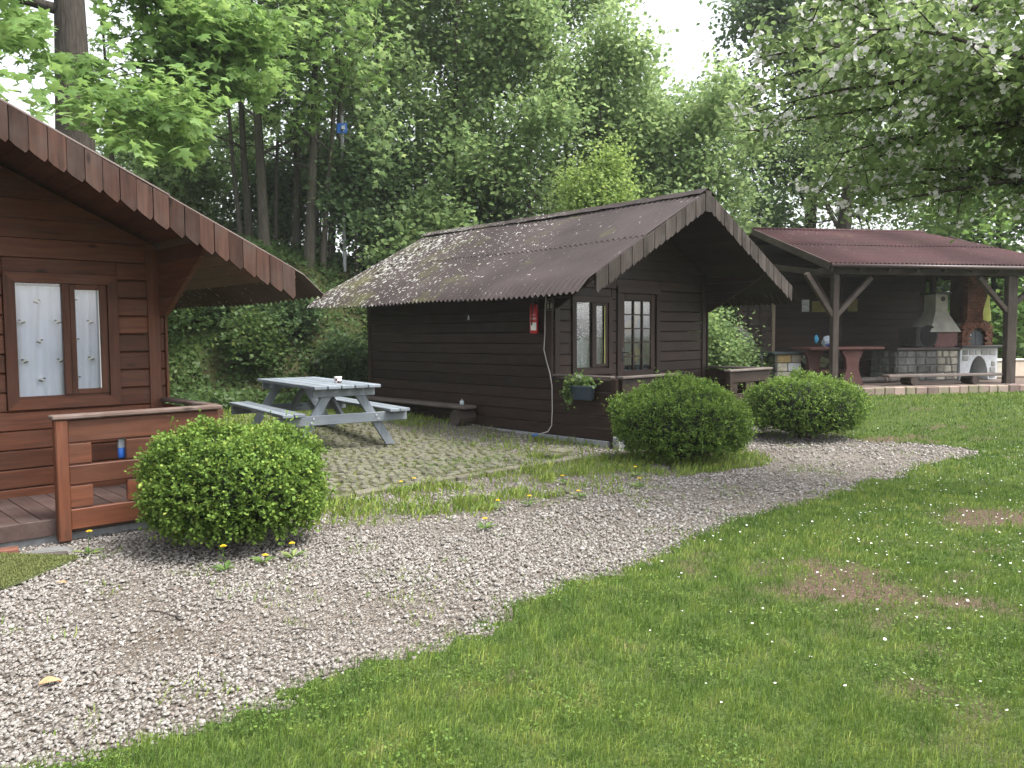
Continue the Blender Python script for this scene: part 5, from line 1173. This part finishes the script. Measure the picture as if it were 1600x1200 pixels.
# undergrowth along the top and foot of the bank
def shrub(px, D, H, L, lm, lab, seed, k=22, size=.13, nl=16, **kw):
    add(tree('shrub', lab, at(px, D), H, .04, M[lm], M['bark_dark'], seed, k=k, sig=.24, size=size, cat='shrub', group='undergrowth on the bank', t0=.02, nl=nl, L=L, up=.6, sub=6, width=1.3, **kw))
und = [(560, 19.0, 2.6, 1.7, 'dark_leaf', 'dark shrub right of the stem clump'), (625, 20.5, 3.0, 1.9, 'dark_leaf', 'dark shrub behind the back end of the dark cabin roof'), (690, 19.5, 2.7, 1.8, 'wood_leaf', 'green shrub just above the back of the dark cabin ridge'), (760, 20.5, 3.0, 1.9, 'dark_leaf', 'dark shrub above the middle of the dark cabin ridge'), (830, 19.5, 2.6, 1.8, 'wood_leaf', 'green shrub over the front half of the dark cabin ridge'), (905, 20, 2.9, 1.9, 'wood_leaf', 'green shrub left of the dark cabin gable peak'), (985, 19.5, 2.9, 1.9, 'veiled_leaf', 'light shrub behind the dark cabin gable peak'), (1060, 20.5, 3.0, 1.9, 'wood_leaf', 'green shrub right behind the dark cabin gable peak'), (1140, 21.5, 3.0, 1.9, 'wood_leaf', 'green shrub between cabin gable and shelter roof'), (1230, 23.5, 2.6, 1.9, 'dark_leaf', 'dark shrub above the left part of the shelter ridge'), (1310, 23.5, 2.4, 1.9, 'dark_leaf', 'dark shrub round the foot of the leaning trunk'), (1390, 23.5, 2.4, 1.9, 'dark_leaf', 'dark shrub above the right part of the shelter ridge'), (290, 20.5, 2.2, 1.7, 'wood_leaf', 'green shrub left of the stem clump'), (430, 22.0, 2.0, 1.8, 'dark_leaf', 'low dark shrub behind the stem clump')]
for i, (px, D, H, L, lm, lab) in enumerate(und): shrub(px, D, H, L, lm, lab, 120 + i)
for i, (px, D, H, L, lm, lab) in enumerate([(235, 22.5, 3.6, 2.3, 'wood_leaf', 'tall green shrub behind the ridge of the red-brown cabin'), (375, 23.5, 3.4, 2.3, 'wood_leaf', 'green shrub seen between the left stems of the clump'), (505, 23.5, 3.0, 2.2, 'dark_leaf', 'dark shrub seen between the right stems of the clump')]): shrub(px, D, H, L, lm, lab, 160 + i)
for i, (px, D, H, L, lm, lab) in enumerate([(285, 15.6, .8, .75, 'ivy_leaf', 'low leafy clump on the bank beside the red-brown cabin wall'), (345, 16.0, .6, .7, 'dark_leaf', 'dark fern-like clump on the bank left of the picnic table'), (400, 15.9, .5, .7, 'ivy_leaf', 'low leafy clump on the bank above the picnic table'), (462, 16.9, .5, .7, 'dark_leaf', 'dark bushy clump on the bank below the stems'), (545, 16.6, .6, .7, 'dark_leaf', 'dark bushy clump beside the back corner of the dark cabin')]): add(tree('bank_shrub', lab, at(px, D), H, .02, M[lm], M['bark_dark'], 170 + i, k=24, sig=.16, size=.085, cat='shrub', group='low growth on the bank', t0=.02, nl=12, L=L, up=.6, sub=5, width=1.3))
shrub(1112, 16.4, 1.2, .8, 'wood_leaf', 'leafy shrub seen through the dark cabin porch', 140, 36, .075, 14)
shrub(1150, 17.0, .5, .6, 'ivy_leaf', 'low dark leafy shrub at the leaning stone', 141, 36, .075, 12)
shrub(1560, 22.5, 1.6, 1.5, 'dark_leaf', 'dark shrub behind the right shelter posts', 142, 36, .11, 16)
shrub(1480, 23.0, 1.6, 1.5, 'wood_leaf', 'green shrub behind the hooded fireplace', 143, 36, .11, 16)

# blossoming apple tree reaching in from the right
def apple():
    global TR
    rng = np.random.default_rng(201); base = np.array([5.75, 7.3, gz(5.75, 7.3)]); t = thing('apple_tree', 'blossoming apple tree whose branches reach in from the right', 'tree', base)
    b = MB(); b.tube([(0, 0, -.1), (.05, 0, .8), (-.05, -.05, 1.6), (-.1, 0, 2.3)], [.16, .13, .125, .12], 9, False); tips = []; td = []
    for i in range(30):
        az = math.pi + rng.uniform(-.8, .55); z0 = 2.4 + 2.0 * rng.random(); ll = rng.uniform(2.0, 3.7); el = rng.uniform(.12, .6); d = np.array([math.cos(az) * math.cos(el), math.sin(az) * math.cos(el), math.sin(el)]); q = [np.array([-.1, 0, min(z0, 2.3)])]; m = 9
        for k in range(m): d = d + np.array([0, 0, -.62 / m * rng.uniform(.4, 1.3)]) + rng.normal(0, .07, 3); d /= np.linalg.norm(d); q.append(q[-1] + d * ll / m + (np.array([0, 0, (z0 - 2.0) * .28]) if k < 3 else 0))
        q = np.array(q); wq = q + base - EYE; pq = 800 + 1280 * wq[:, 0] / wq[:, 1]; yq = 522 - 1280 * wq[:, 2] / wq[:, 1]
        lim = np.interp(pq, [1180, 1300, 1450, 1650], [270, 330, 372, 400]); bad = np.where((yq > lim) & (pq < 1700) & (np.arange(m + 1) > 1))[0]
        if len(bad): q = q[:max(3, bad[0])]
        m = len(q) - 1; b.tube(q, np.linspace(.040, .005, m + 1), 5, False)
        for s in range(15):
            u_ = .2 + .8 * (s + rng.random()) / 15; a = min(int(u_ * m), m - 1); f = u_ * m - a; o = q[a] * (1 - f) + q[a + 1] * f; d2 = (q[a + 1] - q[a]); d2 /= np.linalg.norm(d2); d2 = d2 * .7 + rng.normal(0, .5, 3); d2 /= np.linalg.norm(d2); l2 = rng.uniform(.25, .7); e = o + d2 * l2 + np.array([0, 0, -.05])
            we = e + base - EYE; pe, ye = 800 + 1280 * we[0] / we[1], 522 - 1280 * we[2] / we[1]
            if ye > np.interp(pe, [1180, 1300, 1450, 1650], [290, 335, 385, 420]) and pe < 1700: continue
            b.tube([o, (o + e) / 2 + rng.normal(0, .02, 3), e], [.007, .005, .003], 4, False)
            for k in range(5): tips.append(o * (1 - (k + .5) / 5) + e * (k + .5) / 5); td.append(d2)
    b.build('trunk', M['bark_dark'], t, True); tips = np.array(tips); td = np.array(td); wp = tips + base - EYE
    px = 800 + 1280 * wp[:, 0] / wp[:, 1]; py = 522 - 1280 * wp[:, 2] / wp[:, 1]; w = (py < np.interp(px, [1180, 1300, 1450, 1650], [300, 345, 395, 430])) & (px > 1130) & (py > -300) & (px < 2100); tips = tips[w]; td = td[w]
    k = 12; m = len(tips); P = np.repeat(tips, k, 0) + rng.normal(0, .07, (m * k, 3)); D = np.repeat(td, k, 0) * .4 + rng.normal(0, .7, (m * k, 3)); r = np.clip(np.repeat(rng.random(m), k) * .4 + .6 * rng.random(m * k), 0, 1)
    o = scatter('crown', P, D, rng.normal(0, .6, P.shape) + np.array([0, 0, 1]), .046 + .032 * rng.random(len(P)), ROUND, M['apple_leaf'], t, rng, r, .85); tag(o, kind='stuff'); TR += len(P) * 4
    sel = rng.random(m) < .36; c = tips[sel]; V = []; nb = 7; Pb = np.repeat(c, nb * 5, 0); cen = np.repeat(c + rng.normal(0, .02, c.shape), nb * 5, 0) + np.repeat(rng.normal(0, .035, (len(c) * nb, 3)), 5, 0)
    ax = np.repeat(rng.normal(0, .6, (len(c) * nb, 3)) + np.array([-.3, -.6, .5]), 5, 0); ax /= np.linalg.norm(ax, axis=1, keepdims=True); e1 = np.cross(ax, [0.3, .2, .9]); e1 /= np.linalg.norm(e1, axis=1, keepdims=True); e2 = np.cross(ax, e1); an = np.tile(np.arange(5) * 1.2566, len(c) * nb)[:, None]
    Dp = e1 * np.cos(an) + e2 * np.sin(an) + ax * .25
    o = scatter('blossom', cen, Dp, ax, np.full(len(cen), .029), LEAF, attrmat('apple_petal', [(0, (.86, .82, .83)), (1, (.92, .92, .91))], .7, .5), t, rng, None, 1.5); tag(o, kind='stuff'); TR += len(cen) * 2
apple()

# ------------------------------------------------------------------ ground cover on the bank, petals, dandelions
def bank_cover():
    global TR
    rng = np.random.default_rng(301); n = 105000; u = -7.5 + 22 * rng.random(n) ** 1.1; v = 6.2 + 5.6 * rng.random(n); p = P0[None] + u[:, None] * UU + v[:, None] * VV; x, y = p[:, 0], p[:, 1]
    cl = fbm(x, y, 311, .8); k = (rng.random(n) < .25 + 1.1 * sstep(.3, .5, cl)) & ((v > 6.7) | (rng.random(n) < .5)); x, y, cl, v = x[k], y[k], cl[k], v[k]; n = len(x)
    P = np.stack([x, y, GH(x, y) + .02 + .30 * rng.random(n) ** 1.6 * sstep(.4, .7, cl)], 1); D = rng.normal(0, .7, (n, 3)) + np.array([.35, -.45, -.15])
    o = scatter('ivy_ground_cover', P, D, rng.normal(0, .5, (n, 3)) + np.array([.3, -.4, .9]), .06 + .07 * rng.random(n), LEAF, M['ivy_leaf'], None, rng, np.clip(.15 + .9 * (fbm(x, y, 315, 1.6) - .25) + .35 * (rng.random(n) - .5), 0, 1), 1.1)
    tag(o, 'ivy and low woodland plants covering the steep bank', None, None, 'stuff'); TR += n * 4
bank_cover()
for (px, D, s, lab) in ((425, 17.2, .42, 'pale grey boulder in the ivy bank below the stem clump'), (512, 16.6, .26, 'small grey rock low on the bank behind the picnic table')):
    x, y = at(px, D); o = lump(1, (0, 0, 0), 14, 9, int(px), (s, s * .7, s * .6)).build('boulder', stonemat('bank_rock', (.14, .14, .125), (.28, .28, .25), False, (.06, .08, .03), 3), None, loc=(x, y, gz(x, y) + s * .15)); tag(o, lab, 'rock')
def petals():
    rng = np.random.default_rng(401); n = 8500; x = .5 + 8 * rng.random(n); y = 3 + 12.5 * rng.random(n); d = np.exp(-(((x - 3.0) / 1.6) ** 2 + ((y - 5.8) / 1.9) ** 2)) + .55 * np.exp(-(((x - 5.5) / 2) ** 2 + ((y - 8.5) / 2.5) ** 2)) + .05
    k = (rng.random(n) < d * .7) & in_lawn(x, y); x, y = x[k], y[k]; n = len(x); P = np.stack([x, y, GH(x, y) + .012 + .02 * rng.random(n)], 1)
    o = scatter('fallen_petals', P, rng.normal(0, 1, (n, 3)) * np.array([1, 1, .15]), rng.normal(0, .25, (n, 3)) + np.array([0, 0, 1]), .009 + .010 * rng.random(n), ROUND, attrmat('fallen_petal', [(0, (.72, .68, .68)), (1, (.85, .85, .83))], .7), None, rng, None, 1.1); tag(o, 'white apple petals strewn over the lawn', None, None, 'stuff')
petals()
M['dandelion'] = plain('dandelion_yellow', (.78, .52, .02), .7, .1)
def dandelion(px, py, h, label):
    d = _F + _R * (px - 800) / FPX + _U * (600 - py) / FPX; tt = -1.5 / d[2]; x, y = (EYE + d * tt)[:2]; z = gz(x, y); t = thing('dandelion', label, 'flower', (x, y, z), random.random() * 6, 'dandelions in the weeds')
    MB().tube([(0, 0, 0), (.006, .004, h * .6), (.0, .008, h)], .0022, 5).build('stem', M['leaf_pot'], t)
    b = MB(); n = 16
    for r_, zz in ((.021, 0), (.013, .005)):
        for k in range(n):
            a0 = 2 * math.pi * k / n; b.prism([(.004 * math.cos(a0), .008 + .004 * math.sin(a0), h + zz), (r_ * math.cos(a0 - .13), .008 + r_ * math.sin(a0 - .13), h + zz + .004), (r_ * math.cos(a0 + .13), .008 + r_ * math.sin(a0 + .13), h + zz + .004)], (0, 0, .0015))
    b.build('flower_head', M['dandelion'], t)
    rg_ = np.random.default_rng(int(px)); m = 9; a = np.arange(m) * .7 + rg_.random(m); D = np.stack([np.cos(a), np.sin(a), .25 + .2 * rg_.random(m)], 1); s = scatter('leaf_rosette', np.zeros((m, 3)) + np.array([0, 0, .008]), D, np.tile([0, 0, 1.0], (m, 1)), .07 + .05 * rg_.random(m), LEAF, M['leaf_pot'], t, rg_, None, .45)
for (px, py, h, lab) in ((628, 768, .09, 'left one of two dandelions at the patio edge'), (648, 764, .10, 'right one of two dandelions at the patio edge'), (826, 790, .08, 'dandelion in the middle of the weed strip before the patio'), (778, 795, .07, 'low dandelion in the weeds left of the middle one'), (758, 828, .08, 'dandelion in the weeds nearest the gravel'), (880, 756, .08, 'dandelion in the weeds below the patio corner stone'), (992, 745, .10, 'upper one of two dandelions left of the bright green bush'), (1000, 762, .09, 'lower one of two dandelions left of the bright green bush'), (905, 778, .06, 'short dandelion in the gravel below the patio corner')): dandelion(px, py, h, lab)
dandelion(458, 872, .10, 'yellow dandelion at the right foot of the large round bush'); dandelion(413, 880, .05, 'low yellow dandelion below the middle of the large round bush'); dandelion(139, 868, .16, 'tall thin dandelion in front of the red-brown railing'); dandelion(352, 892, .16, 'tall dandelion stem in the gravel before the large round bush')
print('leaf triangles', TR, 'stones', NST * 12, 'grass', NG * 3)

# ------------------------------------------------------------------ thin haze box added to imitate lens veil over the woods
hz = MB().box(-402, 402, -62, 502, -1.4, 23).build('haze', None); tag(hz, 'thin pale haze added to veil the far trees', None, None, 'stuff')
hm = bpy.data.materials.new('veil_haze'); hm.use_nodes = True; hn = hm.node_tree.nodes; hn.remove(hn["Principled BSDF"])
pv = hn.new("ShaderNodeVolumePrincipled"); pv.inputs["Color"].default_value = (.95, .97, 1, 1); pv.inputs["Density"].default_value = .0007; pv.inputs["Anisotropy"].default_value = .2
hm.node_tree.links.new(pv.outputs[0], hn["Material Output"].inputs["Volume"]); hz.data.materials.append(hm)
sc.cycles.volume_bounces = 1; sc.cycles.volume_step_rate = 4
